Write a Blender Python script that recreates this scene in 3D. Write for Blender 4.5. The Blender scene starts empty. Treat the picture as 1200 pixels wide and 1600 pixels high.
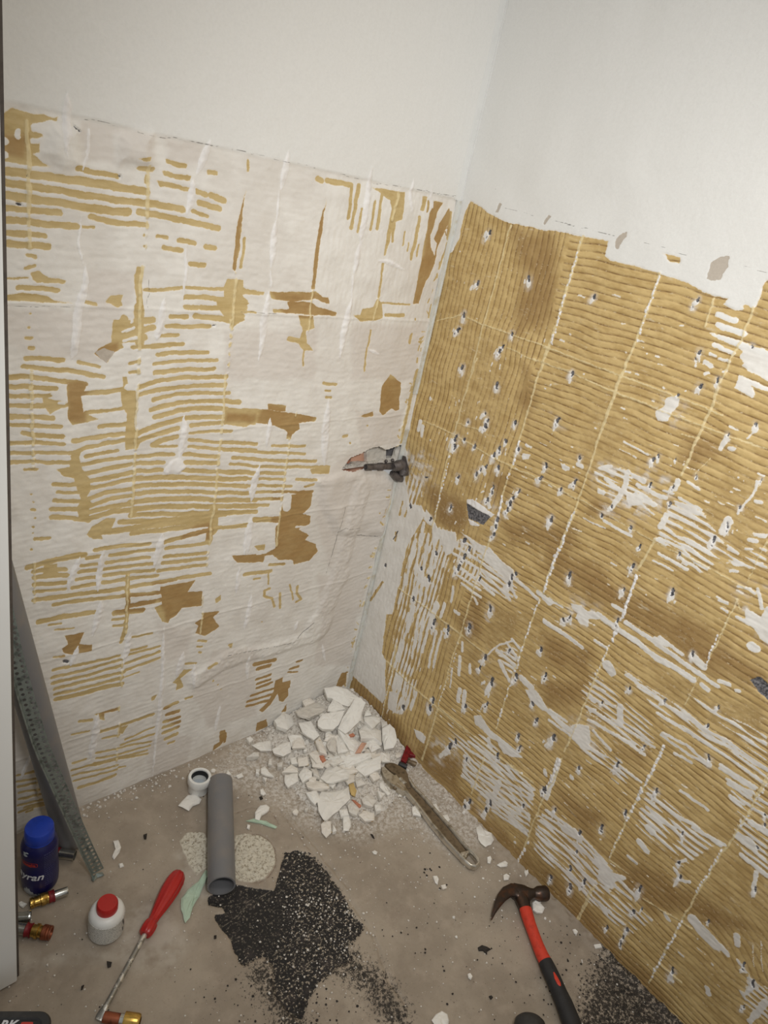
import bpy, bmesh, math, random
import numpy as np
from mathutils import Vector, Matrix

random.seed(7)
RNG = np.random.default_rng(11)
scene = bpy.context.scene
COL = scene.collection

# ------------------------------------------------------------------ camera
# world: room corner at the origin, left wall = plane y=0 (x<0), right wall = plane x=0 (y<0), floor z=0, metres
CAM_R = np.array([[0.7356853361342619, -0.6472450764180171, 0.19960184680827017],
                  [-0.15162907700422287, -0.4445933768949728, -0.8828053875152148],
                  [0.6601330996121042, 0.6192015344552017, -0.4252220014566317]])
CAM_C = np.array([-1.30891868, -1.20619541, 1.5]) * 0.8
CAM_F = 1084.94
cam_data = bpy.data.cameras.new('camera')
cam_data.sensor_fit = 'VERTICAL'
cam_data.sensor_height = 24.0
cam_data.lens = CAM_F / 1600 * 24.0
cam_data.clip_start = 0.01
cam = bpy.data.objects.new('camera', cam_data)
COL.objects.link(cam)
r_, d_, f_ = CAM_R
cam.matrix_world = Matrix([[r_[0], -d_[0], -f_[0], CAM_C[0]], [r_[1], -d_[1], -f_[1], CAM_C[1]],
                           [r_[2], -d_[2], -f_[2], CAM_C[2]], [0, 0, 0, 1]])
scene.camera = cam

# ------------------------------------------------------------------ world and lamps
world = bpy.data.worlds.new('world')
scene.world = world
world.use_nodes = True
world.node_tree.nodes['Background'].inputs[0].default_value = (1.0, 1.0, 0.985, 1)
world.node_tree.nodes['Background'].inputs[1].default_value = 0.36


def area(name, loc, target, size, power, color):
    l = bpy.data.lights.new(name, 'AREA')
    l.shape = 'DISK'
    l.size = size
    l.energy = power
    l.color = color
    o = bpy.data.objects.new(name, l)
    COL.objects.link(o)
    o.location = loc
    o.rotation_euler = (Vector(target) - Vector(loc)).to_track_quat('-Z', 'Y').to_euler()
    return o


spot = bpy.data.lights.new('phone_flash', 'SPOT')  # unseen phone flash beside the camera, a wide soft-edged spot
spot.energy = 37.0
spot.color = (1.0, 0.985, 0.955)
spot.shadow_soft_size = 0.05
spot.spot_size = math.radians(101)
spot.spot_blend = 1.0
so = bpy.data.objects.new('phone_flash', spot)
COL.objects.link(so)
so.location = (-0.90, -1.02, 1.36)
so.rotation_euler = (Vector((0.0, -0.24, 0.70)) - Vector(so.location)).to_track_quat('-Z', 'Y').to_euler()
area('ceiling_lamp', (-0.55, -0.95, 2.3), (-0.45, -0.5, 0.0), 0.35, 4.6, (1.0, 0.97, 0.93))
scene.view_settings.view_transform = 'Standard'
scene.view_settings.look = 'None'
scene.view_settings.gamma = 1
scene.view_settings.use_curve_mapping = False
scene.view_settings.exposure = 0.0


# ------------------------------------------------------------------ measuring helpers: a traced point -> its place on a real surface
def ray(x, y):
    return CAM_R.T @ np.array([(x - 600) / CAM_F, (y - 800) / CAM_F, 1.0])


def F(x, y, z=0.0):          # point on the horizontal plane at height z
    r = ray(x, y)
    return CAM_C + r * (z - CAM_C[2]) / r[2]


def LW(x, y, off=0.0):       # point on the left wall (y = off)
    r = ray(x, y)
    return CAM_C + r * (off - CAM_C[1]) / r[1]


def RW(x, y, off=0.0):
    r = ray(x, y)
    return CAM_C + r * (off - CAM_C[0]) / r[0]


def uvL(x, y):
    p = LW(x, y)
    return np.array([-p[0], p[2]])


def uvR(x, y):
    p = RW(x, y)
    return np.array([-p[1], p[2]])


def uvF(x, y):
    p = F(x, y)
    return np.array([-p[0], -p[1]])


# ------------------------------------------------------------------ materials
def srgb(r, g, b):
    f = lambda c: ((c / 255 + 0.055) / 1.055) ** 2.4 if c > 10 else c / 255 / 12.92
    return (f(r), f(g), f(b), 1)


class NT:
    def __init__(self, name):
        self.m = bpy.data.materials.new(name)
        self.m.use_nodes = True
        self.t = self.m.node_tree
        self.b = self.t.nodes['Principled BSDF']

    def n(self, typ, **kw):
        nd = self.t.nodes.new(typ)
        for k, v in kw.items():
            setattr(nd, k, v)
        return nd

    def link(self, a, b):
        self.t.links.new(a, b)

    def put(self, sock, v):
        if hasattr(v, 'links'):
            self.link(v, sock)
        else:
            sock.default_value = v

    def attr(self, name):
        return self.n('ShaderNodeAttribute', attribute_name=name).outputs['Fac']

    def math(self, op, a, b=0.0, clamp=False):
        nd = self.n('ShaderNodeMath', operation=op, use_clamp=clamp)
        self.put(nd.inputs[0], a)
        self.put(nd.inputs[1], b)
        return nd.outputs[0]

    def step(self, v, lo, hi, smooth=True):
        nd = self.n('ShaderNodeMapRange', interpolation_type='SMOOTHSTEP' if smooth else 'LINEAR')
        self.put(nd.inputs[0], v)
        nd.inputs[1].default_value = lo
        nd.inputs[2].default_value = hi
        return nd.outputs[0]

    def mix(self, fac, a, b, mode='MIX'):
        nd = self.n('ShaderNodeMix', data_type='RGBA', blend_type=mode)
        self.put(nd.inputs[0], fac)
        self.put(nd.inputs[6], a)
        self.put(nd.inputs[7], b)
        return nd.outputs[2]

    def noise(self, scale, detail=4.0, rough=0.6, vec=None, sc=None, dist=0.0):
        nd = self.n('ShaderNodeTexNoise')
        nd.inputs['Scale'].default_value = scale
        nd.inputs['Detail'].default_value = detail
        nd.inputs['Roughness'].default_value = rough
        nd.inputs['Distortion'].default_value = dist
        tc = self.n('ShaderNodeTexCoord').outputs['Object']
        if sc:
            mp = self.n('ShaderNodeMapping')
            mp.inputs['Scale'].default_value = sc
            self.link(tc, mp.inputs[0])
            tc = mp.outputs[0]
        self.link(tc, nd.inputs['Vector'])
        return nd.outputs['Fac']

    def bump(self, h, strength=0.3, dist=0.001):
        nd = self.n('ShaderNodeBump')
        nd.inputs['Strength'].default_value = strength
        nd.inputs['Distance'].default_value = dist
        self.link(h, nd.inputs['Height'])
        self.link(nd.outputs[0], self.b.inputs['Normal'])


def simple(name, c, rough=0.5, metal=0.0, var=0.15, scale=60, bump=0.0, c2=None, lo=0.45, hi=0.7, trans=0.0):
    k = NT(name)
    nz = k.noise(scale, 5)
    c2 = c2 or tuple(x * (1 - var * 2) for x in c[:3]) + (1,)
    k.put(k.b.inputs['Base Color'], k.mix(k.step(nz, lo, hi), c, c2))
    k.b.inputs['Roughness'].default_value = rough
    k.b.inputs['Metallic'].default_value = metal
    if trans:
        k.b.inputs['Transmission Weight'].default_value = trans
    if bump:
        k.bump(nz, bump, 0.001)
    return k.m


def wall_material(name, right):
    k = NT(name)
    big = k.noise(3.5, 4)
    med = k.noise(28, 5, 0.65)
    fine = k.noise(260, 4, 0.7)
    edge = k.math('MULTIPLY', k.math('SUBTRACT', k.noise(230 if right else 420, 4, 0.75), 0.5), 4.2 if right else 2.4)
    hi = k.attr('zup')
    plas = k.mix(k.step(med, 0.35, 0.7), srgb(230, 227, 221), srgb(221, 217, 210))
    plas = k.mix(k.math('MULTIPLY', k.step(big, 0.45, 0.62), 0.5), plas, srgb(210, 204, 196))
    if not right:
        plas = k.mix(k.math('MULTIPLY', k.attr('filler_tone'), 0.6), plas, srgb(209, 201, 193))  # greyer tone of plaster patches made of a different material
    paint = k.mix(k.step(fine, 0.3, 0.8), srgb(226, 225, 221), srgb(221, 220, 216))
    base = k.mix(hi, plas, paint)
    # adhesive: honey yellow with brown areas
    if right:
        ya, yb, yc = srgb(202, 175, 120), srgb(184, 155, 100), srgb(150, 119, 72)
    else:
        ya, yb, yc = srgb(199, 177, 128), srgb(187, 163, 111), srgb(158, 124, 76)
    strk = k.noise(45, 5, 0.7, sc=(0.35, 0.35, 1.6) if not right else (0.5, 0.5, 1.3))
    yel = k.mix(k.step(strk, 0.4, 0.65), ya, yb)
    br = k.math('ADD', k.attr('brown'), k.math('MULTIPLY', k.math('SUBTRACT', med, 0.5), 0.7), True)
    yel = k.mix(k.step(br, 0.1, 0.9, False), yel, yc)
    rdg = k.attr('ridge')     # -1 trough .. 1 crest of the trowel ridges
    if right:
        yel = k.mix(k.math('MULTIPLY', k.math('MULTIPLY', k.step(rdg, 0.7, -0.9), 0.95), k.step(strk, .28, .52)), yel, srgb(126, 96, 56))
    if right:
        fleck = k.noise(330, 3, 0.8, sc=(1, .55, 1))
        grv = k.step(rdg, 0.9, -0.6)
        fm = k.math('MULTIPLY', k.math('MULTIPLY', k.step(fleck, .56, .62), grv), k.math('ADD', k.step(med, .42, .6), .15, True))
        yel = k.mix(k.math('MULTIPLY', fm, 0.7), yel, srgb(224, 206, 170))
        scr = k.noise(60, 6, 0.75, sc=(1, .35, 1.4))
        yel = k.mix(k.math('MULTIPLY', k.step(scr, .60, .68), 0.55), yel, srgb(216, 203, 176))
    ye = k.math('ADD', k.attr('ye'), edge)
    col = k.mix(k.step(ye, -0.25, 0.25), base, yel)
    edge_highlight = k.math('MULTIPLY', k.step(ye, -1.0, -0.1), k.math('SUBTRACT', 1.0, k.step(ye, -0.1, 0.3)))
    col = k.mix(k.math('MULTIPLY', edge_highlight, 0.55), col, srgb(226, 208, 170))  # pale outline painted along the adhesive edges, imitating an edge highlight
    col = k.mix(k.math('MULTIPLY', k.step(k.math('ADD', k.attr('cream'), edge), -0.5, 0.5), 0.75), col, srgb(222, 205, 160))
    col = k.mix(k.math('MULTIPLY', k.attr('dust'), k.step(strk, 0.4, 0.62)), col, srgb(226, 221, 214))
    whm = k.mix(k.step(med, 0.35, 0.7), srgb(236, 234, 232), srgb(224, 220, 216))
    col = k.mix(k.step(k.math('ADD', k.attr('wh'), edge), -0.4, 0.4), col, whm)
    col = k.mix(k.step(k.math('ADD', k.attr('gy'), edge), -0.3, 0.3), col, k.mix(fine, srgb(172, 162, 150), srgb(196, 186, 172)))
    dkc = k.mix(k.step(fine, 0.4, 0.6), srgb(62, 62, 66), srgb(120, 118, 120))
    col = k.mix(k.step(k.math('ADD', k.attr('dk'), edge), -0.35, 0.35), col, dkc)
    crk = k.step(k.attr('crack'), -0.45, 0.1)
    col = k.mix(k.math('MULTIPLY', crk, 0.75), col, srgb(92, 88, 84))
    k.put(k.b.inputs['Base Color'], col)
    k.b.inputs['Roughness'].default_value = 0.62 if right else 0.7
    k.bump(k.math('ADD', k.math('MULTIPLY', fine, 0.5), k.math('MULTIPLY', med, 1.6)), 0.35 if not right else 0.45, 0.0012)
    return k.m


def floor_material():
    k = NT('screed')
    big = k.noise(4.5, 5, 0.6)
    med = k.noise(30, 3, 0.55)
    fine = k.noise(300, 4, 0.75)
    tiny = k.noise(650, 2, 0.6)
    c = k.mix(k.step(big, 0.38, 0.62), srgb(166, 154, 138), srgb(148, 136, 121))
    c = k.mix(k.math('MULTIPLY', k.step(med, 0.45, 0.75), 0.45), c, srgb(178, 164, 148))
    c = k.mix(k.math('MULTIPLY', k.step(k.noise(11, 6, 0.7), 0.52, 0.70), 0.4), c, srgb(126, 112, 98))
    c = k.mix(k.math('MULTIPLY', k.step(k.noise(260, 2, 0.5), 0.55, 0.75), 0.18), c, srgb(118, 106, 94))
    c = k.mix(k.math('MULTIPLY', k.step(k.noise(120, 6, 0.8), 0.64, 0.70), 0.6), c, srgb(92, 82, 72))
    c = k.mix(k.math('MULTIPLY', k.step(k.noise(170, 4, 0.8), 0.68, 0.72), 0.6), c, srgb(206, 198, 184))
    c = k.mix(k.math('MULTIPLY', k.attr('light'), k.step(med, 0.3, 0.6)), c, srgb(190, 182, 170))
    lt = k.mix(k.step(k.noise(170, 6, 0.8), 0.46, 0.64), srgb(206, 200, 184), srgb(138, 126, 106))
    c = k.mix(k.step(k.attr('round'), -1.5, 1.5), c, lt)
    c = k.mix(k.math('MULTIPLY', k.step(k.attr('ring'), -0.6, 0.4), 0.6), c, srgb(96, 66, 50))
    c = k.mix(k.math('MULTIPLY', k.attr('dust'), k.step(k.noise(120, 6, 0.8), 0.40, 0.62)), c, srgb(206, 200, 192))
    g = k.step(k.math('ADD', k.attr('grit'), k.math('MULTIPLY', k.math('SUBTRACT', k.noise(150, 6, 0.85), 0.5), 3.2)), 0.55, 0.85)
    c = k.mix(g, c, srgb(52, 47, 42))
    bk = k.mix(k.step(med, 0.5, 0.75), srgb(30, 28, 28), srgb(58, 52, 50))
    bk = k.mix(k.math('MULTIPLY', k.step(k.noise(210, 5, 0.75), 0.54, 0.64), k.math('ADD', 0.38, k.attr('bkdirt'))), bk, srgb(176, 164, 146))
    bk = k.mix(k.math('MULTIPLY', k.step(k.attr('scratch'), -.8, .3), .6), bk, srgb(150, 140, 124))
    e = k.math('MULTIPLY', k.math('SUBTRACT', k.noise(160, 3, 0.8), 0.5), 26.0)
    e2 = k.math('ADD', k.attr('black'), k.math('MULTIPLY', e, k.math('ADD', 0.12, k.attr('bkdirt'))))
    c = k.mix(k.step(e2, -0.5, 0.5), c, bk)
    k.put(k.b.inputs['Base Color'], c)
    k.b.inputs['Roughness'].default_value = 0.75
    k.bump(k.math('ADD', k.math('MULTIPLY', fine, 0.08), k.noise(40, 2, 0.5)), 0.25, 0.0015)
    return k.m


M = {}
M['left'] = wall_material('left_wall_plaster', False)
M['right'] = wall_material('right_wall_adhesive', True)
M['floor'] = floor_material()
M['plaster'] = simple('broken_plaster', srgb(232, 229, 222), 0.8, 0, 0.07, 40, 0.5)
M['plaster2'] = simple('dusty_plaster', srgb(216, 211, 202), 0.85, 0, 0.12, 60, 0.7)
M['plaster_y'] = simple('plaster_with_adhesive', srgb(226, 220, 210), 0.8, 0, 0.1, 45, 0.5, srgb(196, 164, 98), 0.60, 0.66)
M['brick'] = simple('red_brick', srgb(190, 126, 98), 0.85, 0, 0.12, 60, 0.5)
M['brickp'] = simple('pale_brick', srgb(205, 160, 136), 0.85, 0, 0.1, 60, 0.5)
M['rubble'] = simple('fine_rubble', srgb(214, 209, 201), 0.9, 0, 0.2, 220, 1.0, srgb(160, 151, 140), 0.5, 0.66)
M['pvc'] = simple('grey_plastic', srgb(116, 116, 118), 0.42, 0, 0.06, 14, 0.05, srgb(126, 122, 119))
M['pvcin'] = simple('grey_plastic_inside', srgb(78, 79, 80), 0.6)
M['galv'] = simple('galvanised_steel', srgb(152, 162, 158), 0.45, 0.75, 0.25, 90, 0.2)
M['door'] = simple('white_lacquer', srgb(236, 237, 235), 0.35, 0, 0.01, 8)
M['gasket'] = simple('dark_brown_edge', srgb(84, 76, 70), 0.7)
M['bead'] = simple('pale_profile', srgb(212, 213, 208), 0.55, 0, 0.05, 50, 0.2, srgb(196, 190, 174))
M['bcap'] = simple('blue_plastic', srgb(34, 66, 176), 0.38, 0, 0.08, 80, 0.05)
M['navy'] = simple('navy_label', srgb(22, 23, 80), 0.35, 0, 0.1, 25, 0.05)
M['milky'] = simple('milky_plastic', srgb(176, 184, 190), 0.35, 0, 0.05, 30)
M['ink'] = simple('white_ink', srgb(226, 228, 234), 0.5, 0, 0.02)
M['inkg'] = simple('grey_ink', srgb(84, 86, 124), 0.5, 0, 0.02)
M['redink'] = simple('red_ink', srgb(196, 60, 52), 0.5, 0, 0.02)
M['red'] = simple('red_plastic', srgb(176, 34, 32), 0.32, 0, 0.08, 40, 0.05)
M['redh'] = simple('worn_red_plastic', srgb(206, 62, 42), 0.5, 0, 0.12, 120, 0.1)
M['redm'] = simple('dark_red_enamel', srgb(128, 26, 32), 0.5, 0.1, 0.25, 160, 0.2)
M['white'] = simple('white_plastic', srgb(226, 226, 222), 0.35, 0, 0.03)
M['blackr'] = simple('black_rubber', srgb(38, 38, 40), 0.6, 0, 0.15, 50, 0.2)
M['blackp'] = simple('black_plastic', srgb(46, 46, 47), 0.5, 0, 0.12, 30, 0.1, srgb(64, 63, 62))
M['steel'] = simple('bright_steel', srgb(206, 206, 200), 0.22, 0.95, 0.12, 40)
M['chrome'] = simple('dusty_chrome', srgb(212, 206, 194), 0.28, 0.8, 0.2, 70, 0.2, srgb(158, 146, 126))
M['chromed'] = simple('dirty_chrome_recess', srgb(128, 112, 90), 0.5, 0.5, 0.25, 90, 0.4)
M['iron'] = simple('rusty_forged_iron', srgb(70, 60, 54), 0.34, 0.7, 0.25, 50, 0.4, srgb(98, 68, 50))
M['brass'] = simple('brass', srgb(196, 160, 84), 0.25, 0.9, 0.2, 60)
M['copper'] = simple('copper', srgb(156, 92, 66), 0.4, 0.8, 0.25, 90, 0.3)
M['shaft'] = simple('plaster_smeared_steel', srgb(150, 148, 142), 0.35, 0.7, 0.2, 90, 0.3, srgb(206, 203, 196), 0.5, 0.55)
M['green'] = simple('pale_green_filler', srgb(182, 204, 182), 0.85, 0, 0.08, 60, 0.6)
M['paint_grey'] = simple('grey_concrete', srgb(112, 110, 112), 0.85, 0, 0.15, 120, 0.6)
M['valve'] = simple('dusty_grey_metal', srgb(112, 106, 104), 0.45, 0.6, 0.25, 90, 0.4)
M['pwhite'] = simple('printed_white_label', srgb(205, 203, 196), 0.5, 0, 0.1, 900, 0, srgb(120, 118, 112), 0.52, 0.6)
M['gritd'] = simple('bitumen_crumb', srgb(48, 43, 38), 0.8)


# ------------------------------------------------------------------ object helpers
def link(o, parent=None):
    COL.objects.link(o)
    if parent is not None:
        o.parent = parent
    return o


def tag(o, label=None, cat=None, group=None, kind=None):
    if label: o['label'] = label
    if cat: o['category'] = cat
    if group: o['group'] = group
    if kind: o['kind'] = kind
    return o


def empty(name, loc, label, cat, group=None):
    o = bpy.data.objects.new(name, None)
    o.empty_display_size = 0.02
    o.location = Vector(loc)
    link(o)
    return tag(o, label, cat, group)


def mesh_obj(name, bm, mat, parent=None, smooth=True, label=None):
    bmesh.ops.recalc_face_normals(bm, faces=bm.faces)
    me = bpy.data.meshes.new(name)
    if parent is not None:
        q = parent
        while q is not None:
            bmesh.ops.translate(bm, verts=bm.verts, vec=-q.matrix_basis.translation)
            q = q.parent
    bm.to_mesh(me)
    bm.free()
    if smooth:
        me.polygons.foreach_set('use_smooth', [True] * len(me.polygons))
        try:
            me.set_sharp_from_angle(angle=math.radians(38))
        except Exception:
            pass
    for m in (mat if isinstance(mat, (list, tuple)) else [mat]):
        me.materials.append(m)
    o = bpy.data.objects.new(name, me)
    link(o, parent)
    if label: o['label'] = label
    return o


def frame_from(d, up=(0, 0, 1)):
    d = Vector(d).normalized()
    u = Vector(up)
    if abs(d.dot(u)) > 0.98: u = Vector((0, 1, 0))
    s = d.cross(u).normalized()
    return d, s, s.cross(d).normalized()


def sweep(bm, pts, rad, seg=20, flute=0, famp=0.0, caps=True, up=(0, 0, 1)):
    """tube through pts; rad = list of r or (r_side, r_up)"""
    pts = [Vector(p) for p in pts]
    rings = []
    for i, p in enumerate(pts):
        a = pts[max(i - 1, 0)]
        b = pts[min(i + 1, len(pts) - 1)]
        d, s, u = frame_from(b - a, up)
        r = rad[i] if isinstance(rad, (list, tuple)) else rad
        rs, ru = r if isinstance(r, (list, tuple)) else (r, r)
        ring = []
        for k in range(seg):
            t = 2 * math.pi * k / seg
            m = 1 + (famp * math.cos(flute * t) if flute else 0)
            ring.append(bm.verts.new(p + s * (math.cos(t) * rs * m) + u * (math.sin(t) * ru * m)))
        rings.append(ring)
    for a, b in zip(rings[:-1], rings[1:]):
        for k in range(seg):
            bm.faces.new((a[k], a[(k + 1) % seg], b[(k + 1) % seg], b[k]))
    if caps:
        bm.faces.new(rings[0][::-1])
        bm.faces.new(rings[-1])
    return rings


def lathe(bm, p0, axis, prof, seg=32):
    """prof: list of (t along axis, r)"""
    p0 = Vector(p0)
    d, s, u = frame_from(axis)
    rings = []
    for t, r in prof:
        c = p0 + d * t
        if r < 1e-6:
            rings.append([bm.verts.new(c)])
        else:
            rings.append([bm.verts.new(c + s * (math.cos(2 * math.pi * k / seg) * r) + u * (math.sin(2 * math.pi * k / seg) * r)) for k in range(seg)])
    for a, b in zip(rings[:-1], rings[1:]):
        for k in range(seg):
            k2 = (k + 1) % seg
            if len(a) == 1 and len(b) == 1: continue
            if len(a) == 1: bm.faces.new((a[0], b[k2], b[k]))
            elif len(b) == 1: bm.faces.new((a[k], a[k2], b[0]))
            else: bm.faces.new((a[k], a[k2], b[k2], b[k]))
    return rings


def prism(bm, pts, z0, z1, bev=0.0):
    """outline (3D points, xy used) extruded between z0 and z1 with a small chamfer"""
    n = len(pts)
    c = Vector((sum(p[0] for p in pts) / n, sum(p[1] for p in pts) / n, 0))
    lv = []
    def ring(z, k):
        out = []
        for i in range(n):
            p = Vector((pts[i][0], pts[i][1], 0))
            a = Vector((pts[i - 1][0], pts[i - 1][1], 0)); b = Vector((pts[(i + 1) % n][0], pts[(i + 1) % n][1], 0))
            e = (p - a).normalized() + (p - b).normalized()
            q = p + (c - p).normalized() * k
            out.append(bm.verts.new((q.x, q.y, z)))
        return out
    zs = [(z0, 0)] + ([(z1 - bev, 0), (z1, bev)] if bev else [(z1, 0)])
    rs = [ring(z, k) for z, k in zs]
    for a, b in zip(rs[:-1], rs[1:]):
        for i in range(n):
            bm.faces.new((a[i], a[(i + 1) % n], b[(i + 1) % n], b[i]))
    bm.faces.new(rs[0][::-1])
    bm.faces.new(rs[-1])
    return rs


def box(bm, lo, hi):
    v = [bm.verts.new((x, y, z)) for x in (lo[0], hi[0]) for y in (lo[1], hi[1]) for z in (lo[2], hi[2])]
    for f in ((0, 1, 3, 2), (4, 6, 7, 5), (0, 4, 5, 1), (2, 3, 7, 6), (0, 2, 6, 4), (1, 5, 7, 3)):
        bm.faces.new([v[i] for i in f])


# ------------------------------------------------------------------ field helpers (distances in mm on the surface)
def vnoise(U, V, scale, seed):
    r = np.random.default_rng(seed)
    L = r.random((256, 256))
    a = U / scale + 31.7; b = V / scale + 17.3
    i = np.floor(a).astype(int); j = np.floor(b).astype(int)
    fa = a - i; fb = b - j
    fa = fa * fa * (3 - 2 * fa); fb = fb * fb * (3 - 2 * fb)
    i &= 255; j &= 255; i1 = (i + 1) & 255; j1 = (j + 1) & 255
    return (L[i, j] * (1 - fa) + L[i1, j] * fa) * (1 - fb) + (L[i, j1] * (1 - fa) + L[i1, j1] * fa) * fb


class Surf:
    """regular grid on a surface carrying distance fields"""
    def __init__(self, us, vs, touv):
        self.us, self.vs = us, vs
        self.U, self.V = np.meshgrid(us, vs, indexing='ij')
        self.touv = touv
        self.f = {}
        self.wk0 = 1.0
        self.pad = .012
        n = lambda s, sd: vnoise(self.U, self.V, s, sd) - 0.5
        self.Uw = self.U + n(.014, 1) * .0030 + n(.004, 2) * .0014
        self.Vw = self.V + n(.014, 3) * .0020 + n(.004, 4) * .0014

    WIDE = ('dust_', 'grit_', 'bkd_', 'light_', 'brown_', 'flat', 'comb_')

    def get(self, name, d=-9.0):
        if name not in self.f:
            if name in self.WIDE: d = -60.0
            self.f[name] = np.full(self.U.shape, d)
        return self.f[name]

    def sub(self, lo, hi, pad):
        a = np.searchsorted(self.us, lo[0] - pad); b = np.searchsorted(self.us, hi[0] + pad)
        c = np.searchsorted(self.vs, lo[1] - pad); e = np.searchsorted(self.vs, hi[1] + pad)
        return slice(a, b), slice(c, e)

    def poly(self, P, warp=True):
        P = np.array(P)
        s = self.sub(P.min(0), P.max(0), self.pad)
        X = (self.Uw if warp else self.U)[s]; Y = (self.Vw if warp else self.V)[s]
        if X.size == 0: return s, X
        d = np.full(X.shape, 1e9); ins = np.zeros(X.shape, bool)
        for k in range(len(P)):
            x0, y0 = P[k - 1]; x1, y1 = P[k]
            ex, ey = x1 - x0, y1 - y0
            t = np.clip(((X - x0) * ex + (Y - y0) * ey) / (ex * ex + ey * ey + 1e-12), 0, 1)
            d = np.minimum(d, (X - x0 - t * ex) ** 2 + (Y - y0 - t * ey) ** 2)
            c = ((y0 > Y) != (y1 > Y)) & (X < (x1 - x0) * (Y - y0) / (y1 - y0 + 1e-15) + x0)
            ins ^= c
        d = np.sqrt(d) * 1000
        return s, np.where(ins, d, -d)

    def seg(self, P, w, warp=True, taper=False):
        P = np.array(P)
        s = self.sub(P.min(0), P.max(0), self.pad + w)
        X = (self.Uw if warp else self.U)[s]; Y = (self.Vw if warp else self.V)[s]
        if X.size == 0: return s, X
        best = np.full(X.shape, -1e9)
        n = len(P) - 1
        for k in range(n):
            x0, y0 = P[k]; x1, y1 = P[k + 1]
            ex, ey = x1 - x0, y1 - y0
            t = np.clip(((X - x0) * ex + (Y - y0) * ey) / (ex * ex + ey * ey + 1e-12), 0, 1)
            d = np.sqrt((X - x0 - t * ex) ** 2 + (Y - y0 - t * ey) ** 2)
            ww = w / 2
            if taper:
                g = (k + t) / n
                ww = w / 2 * np.clip(np.sin(np.clip(g, 0.02, 0.98) * np.pi) ** 0.6, 0.15, 1)
            best = np.maximum(best, ww - d)
        return s, best * 1000

    def add(self, name, sd):
        s, d = sd
        if d.size: 
            f = self.get(name); f[s] = np.maximum(f[s], d)

    def cut(self, name, sd):
        s, d = sd
        if d.size:
            f = self.get(name); f[s] = np.minimum(f[s], -d)

    def width(self, p, q, w):
        """pixel width across the stroke p->q converted to metres on the surface"""
        m = (p + q) / 2; d = q - p; d = d / (np.linalg.norm(d) + 1e-9)
        n = np.array([-d[1], d[0]]) * w / 2
        a, b = self.touv(*(m + n)), self.touv(*(m - n))
        c, e = self.touv(*(m - d)), self.touv(*(m + d))
        t = (e - c) / (np.linalg.norm(e - c) + 1e-12)
        v = a - b
        return abs(v[0] * t[1] - v[1] * t[0])

    def trace(self, name, origin, sc, text, op='add', taper=False, wk=1.0, warp=True, shape=None):
        """';'-separated strokes: 'w: x y x y ...' = line of width w, 'P x y ...' = outline"""
        self.pad = .062 if name in self.WIDE else .012
        for item in text.replace('\n', ' ').split(';'):
            item = item.strip()
            if not item: continue
            if item[0] == 'P':
                v = np.array(item[1:].split(), float).reshape(-1, 2) * sc + origin
                sd = self.poly([self.touv(*p) for p in v], warp)
            else:
                w, rest = item.split(':')
                v = np.array(rest.split(), float).reshape(-1, 2) * sc + origin
                if len(v) == 1: v = np.vstack([v, v + [0.4, 0.4]])
                ww = self.width(v[0], v[-1], float(w) * sc) * wk * (self.wk0 if name == 'ye' else 1)
                sd = self.seg([self.touv(*p) for p in v], ww, warp, taper)
            if shape is not None: shape.append(sd)
            (self.add if op == 'add' else self.cut)(name, sd)


def axis_lines(parts):
    out = []
    for a, b, st in parts:
        n = max(1, int(round((b - a) / st)))
        out += list(np.linspace(a, b, n, endpoint=False))
    return np.array(out + [parts[-1][1]])


def grid_build(S, H, pos, mat, labels, names, attrs, keep=None):
    """split the relief grid into its parts: labels per face -> objects; names = {label:(name,kind,parent_label,label text)}"""
    nu, nv = S.U.shape
    co = pos(S.U, S.V, H).reshape(-1, 3)
    P = co.reshape(nu, nv, 3)
    gu = np.gradient(P, axis=0); gv = np.gradient(P, axis=1)
    nr = np.cross(gu, gv)
    nr /= np.linalg.norm(nr, axis=2, keepdims=True)
    mid = np.array([-0.6, -0.6, 0.7])
    if np.sum(nr[nu // 2, nv // 2] * (mid - P[nu // 2, nv // 2])) < 0:
        nr = -nr; flip = True
    else:
        flip = False
    nr = nr.reshape(-1, 3)
    I, J = np.meshgrid(np.arange(nu - 1), np.arange(nv - 1), indexing='ij')
    q = np.stack([I * nv + J, (I + 1) * nv + J, (I + 1) * nv + J + 1, I * nv + J + 1], -1).reshape(-1, 4)
    if flip: q = q[:, ::-1]
    lab = labels.reshape(-1)
    objs = {}
    for L, (name, kind, par, txt) in names.items():
        sel = q[lab == L]
        if not len(sel): continue
        idx, inv = np.unique(sel, return_inverse=True)
        inv = inv.reshape(-1)
        me = bpy.data.meshes.new(name)
        me.vertices.add(len(idx)); me.vertices.foreach_set('co', co[idx].ravel())
        nf = len(sel)
        me.loops.add(nf * 4); me.loops.foreach_set('vertex_index', inv.astype(np.int32))
        me.polygons.add(nf); me.polygons.foreach_set('loop_start', np.arange(0, nf * 4, 4, dtype=np.int32))
        try: me.polygons.foreach_set('loop_total', np.full(nf, 4, dtype=np.int32))
        except Exception: pass
        me.update(calc_edges=True)
        me.polygons.foreach_set('use_smooth', np.ones(nf, bool))
        for a in attrs:
            at = me.attributes.new(a, 'FLOAT', 'POINT')
            at.data.foreach_set('value', S.get(a).reshape(-1)[idx].astype(np.float32))
        me.normals_split_custom_set_from_vertices(nr[idx].astype(np.float32))
        me.materials.append(mat)
        o = bpy.data.objects.new(name, me)
        link(o, objs.get(par))
        if kind: o['kind'] = kind
        if txt: o['label'] = txt
        objs[L] = o
    return objs


def sstep(x, a, b):
    t = np.clip((x - a) / (b - a), 0, 1)
    return t * t * (3 - 2 * t)

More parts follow.
